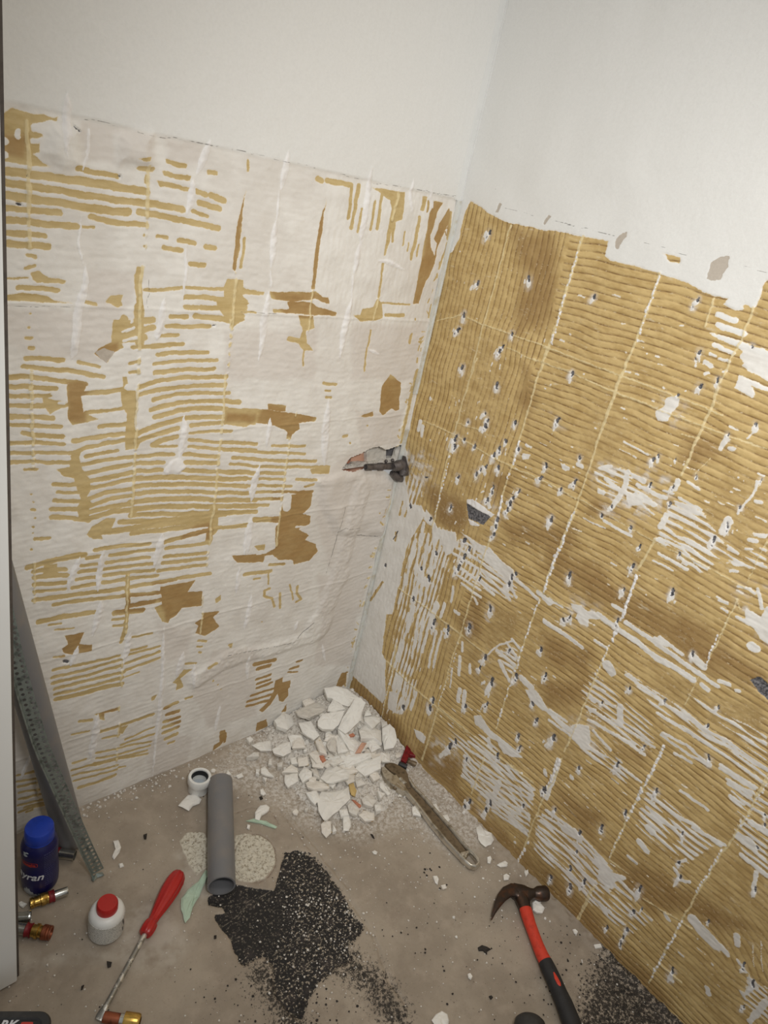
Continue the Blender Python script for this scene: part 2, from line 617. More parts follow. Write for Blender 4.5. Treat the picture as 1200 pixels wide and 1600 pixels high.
# ================================================================== LEFT WALL
SL = Surf(axis_lines([(-0.0, 0.86, .00175), (0.86, 2.2, .12)]), axis_lines([(0, 1.30, .00175), (1.30, 2.6, .1)]), uvL)
L1 = (np.array([0, 150.]), 1 / 3); L2 = (np.array([350, 200.]), 1 / 3); L3 = (np.array([0, 500.]), 1 / 3)
L4 = (np.array([350, 560.]), 1 / 3); L5 = (np.array([0, 850.]), 1 / 3); L6 = (np.array([350, 900.]), 1 / 3); L7 = (np.array([0, 1200.]), 1 / 3)
T = SL.trace
SL.wk0 = 1.14
T('ye', *L1, '''P 0 90 60 60 110 75 150 90 200 85 240 105 265 100 262 118 230 112 190 120 150 135 150 165 195 175 200 195 145 195 145 220 188 222 185 262 140 262 160 275 200 310 245 330 130 325 0 300 0 235;
34: 0 345 130 365 250 380 390 400 540 425 690 450; 30: 0 400 130 422 300 445 400 465 500 480 650 500 690 505 760 512 860 530;
34: 0 460 130 480 300 505 400 522 520 540 605 542; 26: 0 525 130 535 200 540 280 550; 28: 0 580 150 590 250 605 360 615 ; 12: 350 614 440 618;
26: 10 640 130 648 205 655; 28: 40 690 130 700 225 708; 14: 130 745 165 755; 16: 115 810 160 795;
P 140 830 180 820 230 850 305 865 300 880 170 872 150 860; 8: 20 855 130 855; 20: 85 900 200 900 270 912;
P 20 935 110 925 170 930 215 935 260 960 340 970 230 970 130 960 30 962; 14: 395 965 450 978; P 495 965 520 935 575 930 565 960 575 985 550 990 520 975;
10: 138 1018; 12: 138 1085; 14: 130 1132 145 1134; 16: 138 1180 155 1182;
24: 365 340 430 355 545 378; P 634 285 705 285 700 305 665 303; 22: 650 340 715 345; 14: 690 380 690 405;
24: 425 565 500 585 600 600 685 605; 26: 655 545 720 555 850 580 930 600 1020 622;
P 775 295 880 318 870 340 780 320; P 760 350 900 378 892 402 765 375; P 738 396 760 400 892 430 885 448 750 425; P 970 345 1020 355 1020 375 972 370; 22: 920 448 965 462; 26: 990 465 1050 490; 24: 930 498 970 510 1030 528; 16: 905 540 975 562;
16: 735 658 785 665; 22: 840 678 910 690; 20: 770 712 850 725; 22: 965 705 1003 715; 20: 890 785 958 795; 10: 670 655; 10: 672 705;
P 640 800 668 800 670 900 668 985 640 980 632 830; P 1155 440 1140 540 1130 650 1125 700 1105 825 1092 810 1105 700 1115 600 1140 500; 12: 1148 665 1130 805;
P 1060 862 1145 862 1140 900 1110 905 1165 960 1160 1000 1110 1010 1150 1050 1090 1085 1075 1055 1020 1000 1015 960 1070 930 1050 900;
14: 680 910 760 910 860 895 950 900 1060 908 1200 920; 20: 865 945 920 940 1020 950 1080 960; 20: 870 990 920 993; 22: 940 990 1080 995; 8: 1060 1000 1200 1015;
18: 800 1033 875 1035; 22: 915 1032 1050 1045 1100 1055; 18: 780 1080 985 1080; 14: 750 1125 835 1122; 14: 660 1180 760 1175 860 1162;
30: 580 1045 545 1100; 34: 540 1130 600 1110 650 1050; 26: 600 1060 720 1050; 26: 590 1120 720 1085; 24: 470 1195 560 1150 680 1130; 40: 650 990 655 1150; 10: 1160 300 1158 350''')
T('ye', *L1, '30: 15 212 30 212; 26: 85 165 85 185; 30: 5 268 25 272; 22: 610 1052; 14: 570 1108 625 1088', 'cut')
T('ye', *L3, '''P 530 0 610 0 600 40 560 100 580 130 540 150 505 200 440 160 460 140 520 110; 14: 725 208 850 190 1015 190;
18: 780 30 985 30; 14: 750 75 835 70; 16: 620 130 720 120 860 112; 14: 610 205 655 190; 14: 612 247 650 240; 18: 740 165 800 153 975 152; 18: 730 248 850 232 1005 230;
18: 660 315 760 280 880 268 1065 268; 18: 660 350 760 325 880 310 1060 305; 16: 720 375 820 350 940 342 1075 342; 18: 710 420 800 395 900 382 1120 382;
20: 730 455 830 425 920 415 1060 415; P 1055 410 1200 425 1200 490 1055 490; 20: 650 530 720 500 840 465 950 455 1055 455; 20: 660 560 740 535 835 505; 18: 895 495 1040 482;
20: 715 585 770 560 830 545; 12: 890 530 1000 522 1085 520; 14: 890 562 1000 572 1200 580; 12: 720 590 830 592; 14: 885 595 1000 603 1200 610;
16: 640 640 760 630 815 630; 16: 865 630 1020 640; 18: 640 672 765 668; 18: 870 668 1020 668; 14: 1090 645 1200 655; 10: 1080 678 1160 680;
18: 640 710 760 703; 18: 850 702 1000 710 1190 718; 20: 630 745 760 738 900 740 1020 745 1155 745; 18: 630 780 760 772 900 770 1010 772 1155 778;
18: 630 815 760 805 900 805 1170 812; 20: 610 855 760 840 900 838 1010 843 1200 845; 20: 615 888 760 875 900 872 1200 875; 18: 610 915 760 910 900 905 1200 900;
20: 560 945 700 945 850 930 1060 912; 22: 430 1000 560 985 700 965 850 950 990 940; 18: 620 1000 760 985 880 970 1000 960; 14: 1000 975 1100 970 1165 962;
20: 120 180 190 178 295 188; 14: 370 200 465 218; 20: 110 220 250 230 370 245 485 268; 20: 35 268 150 268 260 280 400 300; 20: 30 312 150 315 260 320;
18: 30 355 150 358 230 355; 18: 30 400 150 402 280 405; 20: 30 452 150 452 250 458; 18: 40 490 150 493 285 498; 20: 110 530 180 540 290 545; 16: 40 580 150 570 295 580;
16: 40 625 150 622 330 622; 18: 35 668 150 665 330 668; 10: 115 705 175 702;
P 195 350 240 340 220 370 300 380 330 400 270 420 230 440 200 400; P 320 300 400 295 400 320 380 350 390 440 410 440 460 465 340 495 320 460 318 360;
20: 380 345 500 335 600 325; 14: 400 435 500 425 600 410; 18: 470 500 600 490; 18: 340 565 450 550 560 535 640 525;
P 570 265 595 270 600 300 640 330 640 400 630 520 660 570 650 600 590 610 590 500 595 440 570 400 565 340 580 310; 18: 340 620 400 600 500 580 600 560;
P 330 620 380 600 370 640 385 700 420 740 425 800 410 830 430 860 415 900 420 935 370 930 360 880 385 850 365 800 350 740 300 730 265 700 330 690;
14: 400 640 480 625 555 612; 16: 380 680 500 655 640 640; 18: 400 720 500 700 620 675; 18: 420 755 500 742 620 715; 16: 418 790 520 770 620 745; 18: 410 840 500 810 620 790; 16: 430 870 520 840 620 822; 18: 400 905 500 880 610 862;
18: 255 772 360 772; 14: 270 808 370 812; 16: 255 848 380 852; 20: 245 888 380 888; 18: 240 925 350 930 420 940; 20: 420 930 540 895 640 890;
P 405 1010 430 970 500 930 540 930 520 980 470 1000 480 1030 435 1030; 14: 165 1028 230 1025; 8: 150 815; 8: 155 855; 12: 155 890 165 890; 8: 160 930; 12: 160 968; 8: 155 1000; 12: 150 1075;
22: 130 1160 200 1140 300 1115 400 1098; 16: 410 1115 480 1108; 16: 445 1078 560 1060 700 1050; 18: 770 1040 880 1010 985 985; 14: 520 1105 620 1088 720 1075; 14: 780 1070 900 1055 980 1042;
40: 1000 900 1000 985; 24: 985 990 978 1040; P 1090 1110 1200 1105 1200 1135 1110 1135''')
T('ye', *L3, '10: 575 55 625 35; 12: 580 100 640 82; 26: 600 318 640 316; 24: 285 320 300 330; 14: 275 390 300 388; 14: 170 650 310 650; 9: 1100 434 1200 440', 'cut')
T('ye', *L5, '''18: 160 130 230 120 310 118; P 205 95 270 95 275 150 205 150; 18: 160 160 230 150 310 145; 16: 160 192 310 178; 12: 160 225 305 210; 16: 165 262 330 240 600 205 800 168 985 138;
14: 380 100 455 95; 16: 375 130 450 125; 14: 360 165 450 158; 14: 340 205 450 188; 14: 500 90 620 70 700 62; 14: 490 120 600 105 720 90; 14: 490 150 600 135 720 122; 14: 480 182 600 165 740 148;
14: 770 60 880 50 965 40; 14: 760 90 880 78 965 68; 14: 740 125 860 110 965 98; 16: 250 285 330 272 600 240 750 228; 18: 180 368 300 340 440 320; 8: 230 382 285 374; 6: 258 405 350 393;
P 300 430 400 415 370 470 430 475 430 500 370 510 360 490 340 520 295 510 290 490 320 470; 8: 255 530 300 525; 18: 600 290 750 265; 22: 540 325 600 318 670 312; 10: 530 355 590 350; 10: 530 385 590 380; 18: 597 150 600 250 590 400 570 460;
P 750 200 920 170 880 225 950 222 945 290 850 300 830 330 795 350 790 370 760 365 725 300 760 285; P 940 325 1030 318 1000 345 1030 385 1010 400 960 430 915 420 930 385 910 370 950 345; 10: 930 453 965 455; 8: 925 482 945 482; 10: 932 507 940 510;
P 1010 260 1035 240 1038 262 1015 278; 10: 625 437 715 418; 10: 610 500 685 482; 9: 600 520 750 480; P 1085 55 1200 50 1200 88 1110 88; 10: 1150 140 1200 140; P 1075 470 1092 465 1085 490 1075 490;
11: 245 590 400 560 560 525; 12: 245 625 400 590 565 545; 12: 250 650 400 620 570 570; 12: 255 680 420 640 580 600; 12: 260 705 420 670 575 625; 16: 265 728 380 705 480 675 570 655;
10: 590 560 750 505; 10: 590 590 745 535; 6: 590 620 650 600; P 440 800 565 765 560 780 490 795 490 825 470 820 460 805; 12: 375 830 430 825; 12: 470 880 560 850 715 800; P 555 860 600 850 575 890 555 885;
7: 340 895 420 875; 8: 480 910 560 895; 7: 590 915 720 860; 8: 570 940 720 890; 8: 450 980 560 955 710 925; 8: 450 1005 560 985 705 945; 8: 440 1030 690 970; 8: 340 1030 400 1010; 8: 335 1060 550 1010 690 985; 8: 340 1085 550 1040; 8: 350 1110 545 1060; 10: 370 1140 460 1115 540 1085; 6: 555 1050 590 1042;
12: 770 770 830 745; 12: 780 800 835 785; 12: 770 832 840 812; 12: 765 860 840 835; 12: 765 885 835 860; 12: 775 915 830 890; 8: 790 935 815 925;
P 710 715 735 705 725 730 710 735; P 810 650 840 620 860 590 900 585 880 605 845 630 860 670 825 690 830 660; 8: 870 560 920 558; 8: 870 725 900 715; P 1030 880 1055 870 1062 905 1040 940 1000 970 1005 945 1030 930;
10: 980 575 1010 555; 8: 1000 640; 8: 1020 660; 8: 1035 680; 9: 80 1085 185 1060; 9: 80 1115 200 1095; 9: 85 1140 215 1110; 9: 90 1165 220 1145; 9: 90 1195 230 1165; 9: 85 1225 240 1190; 9: 90 1255 240 1215; 9: 115 1235 200 1215; 7: 125 1258 150 1250''')
T('ye', *L2, '''P 0 760 10 710 95 712 80 745 120 765 190 770 185 782 60 780 40 790 0 785; P 0 800 60 795 120 820 110 835 60 840 100 880 60 920 35 945 30 920 45 890 20 850 0 840;
P 215 765 290 770 345 765 385 770 430 765 460 790 490 795 490 825 430 800 330 815 220 800; P 230 850 310 850 300 815 410 815 440 840 530 865 525 880 440 878 300 870 235 865;
P 345 880 415 880 425 935 385 950 390 1010 418 1045 370 1045 350 1010 295 995 300 975 355 985 370 950; 6: 372 1045 370 1115; 8: 28 975; 10: 25 1015; 8: 22 1060; 8: 18 1110; 8: 10 860 110 862;
P 480 335 470 430 450 560 425 755 408 755 425 620 445 480 470 380; 22: 440 235 460 245; 22: 480 245 600 270; 14: 600 280 585 420; 14: 632 270 600 470; 10: 645 380 630 485; 12: 675 345 660 450; 10: 708 345 688 475; 12: 742 300 718 470;
P 690 280 850 300 835 430 800 440 760 600 750 600 785 380 780 340 740 310; 10: 800 450 790 530; 6: 850 490 840 550; 6: 865 540 862 575; 12: 918 420 900 520 878 610; 8: 912 550 905 600; 9: 745 640 728 790;
P 935 322 955 325 940 388 922 385; 8: 960 345 955 390; P 985 340 1030 350 1000 390 985 450 965 500 970 560 985 600 1000 540 985 520 1010 450 1055 375 1055 440 1030 490 1000 560 985 640 960 700 945 720 915 825 885 825 900 760 930 600 950 480 965 400;
P 605 880 640 880 650 850 700 840 720 800 740 820 745 890 720 900 640 910; 7: 740 820 870 828; 14: 760 875 840 880; 9: 895 895; 7: 690 950 675 1025; 7: 672 1035 655 1140; 10: 880 970 873 1005; 6: 105 165 110 200; 12: 1060 400 1050 520; 6: 1045 540 1010 660; 6: 970 830 960 890; 8: 0 330''')
T('ye', *L4, '''P 208 212 290 222 290 250 208 240; P 0 230 200 240 340 260 435 275 430 295 350 300 355 330 320 360 318 380 295 380 300 345 240 315 150 300 100 320 0 312; 20: 0 200 75 205;
12: 465 115 525 122; 9: 475 150 500 152; 10: 475 183 505 184; P 780 75 830 115 820 240 800 245 785 235 745 268 728 250 740 130; P 635 270 700 250 700 272 660 275; 12: 560 365 575 364; 10: 590 395; 8: 672 315;
12: 0 345 35 340; 12: 0 392 80 395 150 403; 12: 225 410 380 412; 12: 0 428 120 437 380 447; 14: 40 465 250 480 430 480; 12: 30 495 150 505 280 510 490 508; 16: 0 530 280 540; P 400 520 500 505 490 540 410 540; 12: 0 562 280 568; 12: 340 568 430 568;
12: 0 595 320 600; 12: 0 630 415 625; 12: 0 662 260 660 330 650; 12: 0 690 210 688; 12: 0 735 60 722 150 720; 16: 0 795 60 785 105 780;
P 320 640 415 620 410 690 365 730 405 740 405 775 350 800 400 830 380 850 430 870 440 905 400 950 325 965 320 945 260 945 230 920 190 925 185 955 60 955 40 935 140 925 200 915 240 890 240 800 255 770 130 770 140 745 260 740 270 700 290 640;
10: 380 600 420 590; P 140 880 195 870 190 900 160 900; 12: 215 970 280 965; 14: 100 1012 220 998; 6: 210 1000 210 1060; 8: 140 1035 170 1030; 11: 215 1080 190 1090 190 1115 225 1125 240 1165; 9: 262 1105 265 1170; 7: 310 1060 320 1100 325 1130; 9: 345 1070 340 1100 360 1130 340 1140;
12: 905 60 830 390; 7: 720 720 ; 14: 785 660 770 720''')
T('ye', *L4, '34: 298 652 295 698; 8: 340 790 390 790', 'cut')
T('ye', *L6, '''14: 145 415 240 392; 14: 160 435 215 420; 9: 150 485 220 462; 9: 155 505 220 485; 9: 155 525 225 500; 9: 130 560 230 530; 9: 110 590 230 555; 9: 105 612 225 580;
P 240 490 280 475 275 500 310 490 310 520 300 530 300 560 280 590 260 585 255 550 220 600 180 640 165 630 205 590 235 540; 9: 340 402 365 395; 9: 310 435 350 425; 7: 300 452 345 448;
P 150 730 155 690 200 670 205 705; P 270 640 295 598 290 635 275 640; P 535 490 555 455 578 450 570 500 550 518 525 515; 10: 25 325; 8: 178 215; P 0 725 12 735 10 780 0 785''')
# little flecks of adhesive left along the corner profile
for k in range(70):
    zz = RNG.random() * 1.15
    SL.add('ye', SL.seg([(0.016 + RNG.random() * .012, zz), (0.018 + RNG.random() * .012, zz + RNG.random() * .012)], .0015 + RNG.random() * .003))
# darker brown adhesive
for (o, s), t in ((L2, 'P 960 330 1070 350 1050 500 930 850 870 850 940 560; P 200 750 500 780 540 890 300 900; P 380 330 500 330 440 760 400 760'),
                  (L4, 'P 720 70 840 100 830 270 630 280; P 230 620 450 600 450 970 200 960; P 180 200 440 260 350 390 150 310; P 20 900 300 900 300 960 40 960'),
                  (L5, 'P 710 180 960 160 960 300 780 380; P 280 400 440 400 440 510 280 530; P 910 310 1040 310 1040 430 900 440; P 600 700 1080 860 1080 980 990 980; P 430 760 570 760 500 830; P 570 230 760 230 700 320 530 330'),
                  (L6, 'P 100 370 400 370 300 740 100 740; P 520 440 600 440 560 530 500 530'),
                  (L3, 'P 430 120 560 100 560 200 440 200; P 310 290 420 290 400 480 310 480; P 1060 430 1200 440 1200 480 1060 480; P 860 980 1000 940 1000 1030 850 1030'),
                  (L1, 'P 0 165 130 190 110 290 20 290; P 1090 450 1160 450 1110 830 1080 830')):
    SL.trace('brown_', o, s, t, warp=False)
SL.f['brown'] = sstep(SL.f.pop('brown_') + 6 * (vnoise(SL.U, SL.V, .012, 62) - .5), -5, 6) * 0.72
# pale grout beads of the old tile joints
T('cream', *L1, '20: 128 120 135 330 138 560 140 710; 16: 700 330 690 560 682 800; 14: 665 800 655 1000 650 1190; 8: 1105 830 1090 1060')
T('cream', *L3, '16: 145 240 150 470 155 690; 14: 655 0 650 300 640 520 630 740 615 920; 12: 1060 260 1040 500 1020 700 1005 880 990 960 975 1150; 8: 1080 0 1070 250')
T('cream', *L5, '12: 160 90 165 280; 10: 600 150 592 420; 10: 575 530 565 700 555 860 545 1040; 8: 170 980 175 1200; 9: 960 180 940 420; 9: 130 0')
T('cream', *L4, '10: 310 380 290 520 265 700 245 880; 8: 355 60 335 270; 12: 860 230 800 470; 10: 780 640 700 940 650 1160')
T('cream', *L2, '8: 60 710 45 900 20 1100; 8: 415 760 395 960; 7: 725 800 700 900; 12: 820 300 790 430')
SL.get('cream')
SL.f["cream"] = np.minimum(SL.get("cream"), SL.get("ye") + 2.5)

# white filler: a list of separate smears, each becomes a part of the wall
smears = []
def smear(o, s, t):
    for it in t.split(';'):
        sh = []
        SL.trace('wh', o, s, it, 'add', taper=True, shape=sh)
        smears.append(sh)
for (o, s), t in ((L1, '44: 318 -10 310 120 303 270; 14: 412 130 420 190 405 300 385 360; 12: 385 560 370 680 375 730 390 790; 40: 400 790 400 880 365 1010 345 1200 335 1230; 30: 990 210 960 270 925 370; 32: 910 395 895 470 880 550; 28: 768 950 760 1040 740 1140; 12: 870 700 870 850 852 990'),
                  (L2, '30: 298 110 285 200 265 290; 12: 258 300 245 440; 30: 243 440 232 540 220 650; 8: 222 650 222 760; 32: 210 770 190 900 165 1090; 30: 690 190 660 400 640 560; 24: 635 540 612 680; 10: 605 680 598 800; 32: 598 800 565 940 545 1070; 16: 886 240 875 310 880 400; 12: 970 270 975 375; 20: 720 620 780 630 845 665; 16: 680 1042 730 1060'),
                  (L3, '30: 760 0 740 70 735 90; 30: 865 450 862 560 840 660; 30: 1195 720 1180 850; 24: 1180 930 1160 1090; 32: 760 1000 745 1060 720 1160; 30: 375 1110 345 1180 318 1260'),
                  (L4, '22: 218 280 210 340 200 410; 26: 162 500 150 570 130 660; 26: 125 750 110 830 95 920; 36: 490 200 475 340 470 500; 20: 70 980 60 1100'),
                  (L5, '26: 485 30 470 110 455 220; 34: 475 270 460 340 435 430; 30: 615 420 600 480 578 560; 30: 860 510 850 560 830 620; 18: 770 390 762 600 745 800 715 1090; 34: 460 800 445 900 425 1010; 22: 1120 130 1110 230; 26: 1180 240 1165 330 1145 400; 26: 365 480 350 530 330 570; 20: 910 560 905 680; 18: 160 960 120 1040 100 1100; 18: 1030 760 1010 880'),
                  (L6, '16: 345 215 330 255; 14: 460 320 475 400; 20: 115 370 110 480')):
    smear(o, s, t)
sh = []
SL.trace('wh', *L3, 'P 850 640 870 690 840 720 780 725 765 705 800 660', shape=sh)
smears.append(sh)
# broad plaster repair of the pipe chase (raised band) and below the hole
T('chase', *L4, '60: 640 600 600 760 575 860 540 1000 510 1100')
T('chase', *L6, '62: 545 0 510 60 470 170; 90: 450 220 435 250; 50: 400 290 330 310 200 350 80 372; 60: 80 372 0 400 -120 480')
T('bulge', *L4, 'P 430 570 560 530 700 540 790 570 780 640 740 830 530 820 470 720')
T('bulge', *L1, 'P 255 150 370 150 380 330 290 355 215 270; P 560 180 710 180 715 330 560 310')
T('grey', *L1, 'P 130 130 250 120 255 280 215 300 150 240; P 330 110 700 175 715 240 560 330 360 330; P 400 810 620 830 640 920 580 1060 440 1060 400 950')
T('grey', *L5, 'P 960 520 1200 500 1200 800 1000 830 940 660; P 700 900 830 930 800 1050 700 1040')

T('filler_tone_', *L1, 'P 430 130 620 150 620 180 440 190; P 555 155 715 180 710 320 560 310; P 380 120 540 140 530 300 390 300; P 400 820 600 830 640 900 560 1040 440 1040 400 950; P 30 1000 540 1000 560 1150 500 1240 150 1240 40 1150; P 780 200 960 230 950 330 790 330')
T('filler_tone_', *L4, 'P 640 420 560 470 450 560 430 760 500 1000 440 1190 640 1190 740 830 800 600; P 620 250 830 250 830 400 640 430')
T('filler_tone_', *L5, 'P 1000 500 1200 480 1200 800 980 860 900 700; P 740 380 900 390 880 520 780 560; P 700 900 900 900 860 1100 700 1090')
T('filler_tone_', *L6, 'P 440 0 640 0 600 420 420 420 450 250')
T('filler_tone_', *L2, 'P 0 960 440 940 420 1180 0 1180; P 600 920 940 920 900 1180 600 1180')
SL.f['filler_tone'] = sstep(SL.get('filler_tone_') + 8 * (vnoise(SL.U, SL.V, .02, 63) - .5), -6, 6)
# cracks and fine dark lines
T('crack', *L1, '2.5: 390 105 470 118 550 138; 3: 640 165 690 182 770 195 820 190 870 212 960 225 1190 270; 1.6: 0 985 200 985 330 990; 2: 700 860 690 1000', warp=True)
T('crack', *L2, '2: 0 93 130 118 280 155 430 185; 2.4: 520 212 640 240; 2: 700 260 830 272; 2.6: 900 288 1100 325; 2: 80 858 260 870')
T('crack', *L4, '3: 620 828 720 834; 2: 530 815 560 790 640 790; 2: 560 690 530 830 480 1010')
T('crack', *L6, '2: 110 350 240 325 330 305; 2: 340 290 420 215; 2: 10 370 110 350')
T('dk', *L1, '10: 560 375; 7: 1003 1075; 8: 128 372; 6: 340 138 372 165; 6: 20 395; 12: 80 505 100 506')
T('dk', *L5, '14: 305 550 318 553')
T('dk', *L3, '7: 1000 25 1010 25')
T('gy', *L3, 'P 445 150 490 130 540 150 520 180 500 200 470 180; P 990 1190 1000 1195 1000 1200')
for n in ('wh', 'dk', 'gy', 'crack', 'cream'): SL.get(n)

# the broken-out hole by the corner
holeL = [uvL(*(np.array(p) / 3 + L4[0])) for p in ((548, 522), (575, 490), (600, 462), (640, 448), (665, 432), (690, 420), (730, 412), (760, 428), (800, 415), (832, 405), (860, 412), (870, 600), (815, 585), (780, 545), (740, 520), (690, 525), (640, 520), (600, 530))]
holeL[10][0] = -0.01; holeL[11][0] = -0.01
s_, d_h = SL.poly(holeL)
SL.get('hole')[s_] = d_h

U, V = SL.U, SL.V
lin = lambda f: sstep(f, -0.8, 0.8)
n1 = vnoise(U, V, .03, 21) - .5; n2 = vnoise(U, V, .006, 22) - .5; n3 = vnoise(U * .25, V, .0035, 23) - .5; n4 = vnoise(U, V * .25, .0035, 24) - .5
upz = sstep(V, 1.188, 1.194)
vert = sstep(U, .34, .28) * sstep(V, .90, .96)                      # vertical trowel marks at the upper right
ph = (V + .012 * np.sin(U * 9) + n1 * .004) / .0117 * 2 * np.pi
pv = (U + n1 * .004) / .0117 * 2 * np.pi
rid = np.sin(ph) * (1 - vert) + np.sin(pv) * vert
H = (1 - upz) * (.00010 * rid + .0005 * (n3 * (1 - vert) + n4 * vert)) + .0022 * n1 * (1 - upz * .8) + .0005 * n2 * (1 - upz * .5)
H += upz * .0010
H -= .0006 * lin(SL.f['ye']) * (1 - sstep(SL.f['wh'], -1, 0))
H += .0012 * np.clip(SL.f['wh'], 0, 4) / 4 * (1 + n2) + .0005 * sstep(SL.f['wh'], -.5, .5)
H += .0042 * sstep(SL.get('chase'), -9, 9) + .001 * n2 * sstep(SL.get('chase'), -6, 3)
H += .006 * sstep(SL.get('bulge'), -9, 14) + .004 * n1 * sstep(SL.get('bulge'), -6, 6)
H += .0014 * lin(SL.get('cream')) * (1 + 1.4 * n2)
H -= .0035 * lin(SL.f['dk'])
# each old tile field sits a hair proud of the next
for zz in (.182, .379, .575, .770, .966):
    H += .0009 * np.exp(-((V - zz + n1 * .004) / .0022) ** 2) * (1 - upz)
H *= sstep(U, 0, .004) * .9 + .1
SL.f['ridge'] = rid
SL.f['zup'] = upz
SL.f['dust'] = sstep(SL.get('grey'), -8, 6) * .0
SL.f['gy'] = np.maximum(SL.f['gy'], -9)
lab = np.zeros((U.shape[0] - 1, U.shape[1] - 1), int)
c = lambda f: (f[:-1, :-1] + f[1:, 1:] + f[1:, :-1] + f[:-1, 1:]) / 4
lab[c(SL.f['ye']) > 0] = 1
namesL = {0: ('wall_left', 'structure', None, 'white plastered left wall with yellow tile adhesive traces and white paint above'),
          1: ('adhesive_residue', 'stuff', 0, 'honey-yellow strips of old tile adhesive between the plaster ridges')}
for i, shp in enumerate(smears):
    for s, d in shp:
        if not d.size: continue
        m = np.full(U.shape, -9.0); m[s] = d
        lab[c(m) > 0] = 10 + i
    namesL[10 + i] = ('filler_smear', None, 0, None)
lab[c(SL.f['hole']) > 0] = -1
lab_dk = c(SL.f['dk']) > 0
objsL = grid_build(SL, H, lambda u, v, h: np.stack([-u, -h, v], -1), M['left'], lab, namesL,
                   ['ye', 'wh', 'dk', 'gy', 'crack', 'cream', 'brown', 'ridge', 'zup', 'dust', 'filler_tone'])
WALL_L = objsL[0]

# ================================================================== RIGHT WALL
SR = Surf(axis_lines([(0, 1.16, .00175), (1.16, 2.3, .12)]), axis_lines([(0, 1.30, .00175), (1.30, 2.6, .1)]), uvR)
K = 350 / 1200
R1 = (np.array([600, 280.]), .25); R2 = (np.array([850, 300.]), K); R3 = (np.array([600, 560.]), .25); R4 = (np.array([850, 600.]), K)
R5 = (np.array([550, 800.]), K); R6 = (np.array([850, 900.]), K); R7 = (np.array([600, 1100.]), K); R8 = (np.array([850, 1200.]), K)
T = SR.trace
SR.get('ye', 6.0)
PX = (np.array([0, 0.]), 1.0)
# painted band above the tiles
T('ye', *PX, '''P 700 -400 1700 -400 1700 440 1200 438 1193 447 1190 460 1183 480 1178 483 1165 475 1160 478 1165 485 1153 486 1130 477 1135 467 1117 463 1095 454 1070 440 1030 428 995 417 955 407 945 400 950 376 908 370 888 365 864 361 850 361 832 355 800 350 780 342 764 333 750 322 735 315 725 340 718 372 708 393 700 400 690 425 600 330''', 'cut', wk=1.22)
T('ye', *R2, '''26: 935 655 1025 690; 28: 935 712 1075 758; P 880 750 960 765 1060 800 1130 830 1180 840 1200 860 1400 900 1400 1060 1200 1010 1100 965 1065 930 1075 920 1050 890 1060 850 1000 815 890 765; 22: 915 817 1018 866; 16: 895 870 920 880; 14: 940 890 1000 910;
22: 865 914 898 933; 12: 958 963 978 960; 14: 862 975 878 970; P 1045 975 1100 1005 1200 1040 1300 1080 1300 1100 1200 1065 1130 1050 1110 1040 1135 1075 1120 1105 1020 1050 1035 1020''', 'cut', wk=1.22)
T('ye', *R2, 'P 635 330 735 350 732 383 670 375 655 340')
T('ye', *L4, 'P 935 -60 930 0 905 170 880 300 850 410 860 470 850 560 870 680 930 690 940 740 905 800 860 880 830 1000 800 1150 790 1200 600 1200 640 900 760 400 860 60 900 -60', 'cut')
T('ye', *L6, 'P 835 0 820 50 800 120 770 150 755 260 740 360 760 400 755 470 760 560 745 600 690 545 640 500 608 470 590 520 500 500 560 0', 'cut')
T('ye', *L4, 'P 745 1040 752 1050 690 1140 680 1135; P 680 1150 672 1200 664 1196 670 1150')
T('ye', *R3, '14: 120 900 100 975; 14: 145 940 133 985; 12: 80 1090 72 1135')
T('ye', *R5, '''P 470 90 557 108 562 170 540 218 500 236 482 190 462 130; P 395 -20 420 20 465 90 445 200 430 200 430 80 400 60 385 40;
13: 345 150 300 330 250 490; 13: 385 60 340 330; 13: 365 330 290 640 230 830; 13: 410 120 385 300 360 480; 12: 440 200 385 490; 12: 470 190 440 300;
12: 500 240 490 290; 12: 335 510 300 640; 12: 365 520 320 780; 12: 390 540 360 690; 12: 425 560 375 750; 11: 450 640 410 830; 11: 480 640 435 830; 11: 240 870 222 960; 12: 265 880 232 1040; 11: 290 900 265 1050; 10: 325 920 290 1040; 10: 350 960 318 1060;
P 200 960 238 965 240 1080 190 1050; 12: 545 400 530 480; 14: 495 490 475 560; 28: 455 495 430 560;
12: 545 222 700 320 850 465; 12: 560 190 700 275 850 390 885 455; 12: 570 292 680 370 760 440; 10: 560 332 690 420; 10: 590 380 690 455; 12: 585 150 720 230; 
P 580 105 700 178 740 192 800 262 870 310 878 350 850 400 810 350 740 290 650 215 700 230; 14: 870 350 950 420 1000 470; 20: 1000 430 1060 485; 14: 1030 580 1120 640 1200 700;
14: 780 740 880 830; 12: 830 700 890 790; 14: 790 800 840 900; 12: 860 680 910 740; 9: 870 690 790 710 730 760 700 800; 26: 910 890 965 940; P 930 950 990 955 1050 1050 1020 1060 960 1010; 12: 1050 1060 1180 1170;
P 650 1090 700 1105 760 1190 800 1240 740 1210 700 1170 655 1130; 9: 565 700; 12: 590 700 590 745; 14: 580 780 572 870; 13: 630 820 630 860; 8: 540 840 525 940; 18: 580 950 570 1010; 18: 605 960 598 1050; 14: 550 530 575 545; 10: 660 460 670 490''', 'cut', wk=1.22)
T('ye', *R3, '24: 230 395 218 445; 20: 245 425 238 480; 12: 291 510; 20: 290 250; 20: 640 385 630 450; 16: 815 400; P 1105 650 1165 685 1140 705 1115 690; 20: 650 880 660 930; P 870 590 915 600 905 630 870 640 860 610; 16: 890 540 920 555; 24: 240 960 270 1000; 10: 610 840 625 830', 'cut')
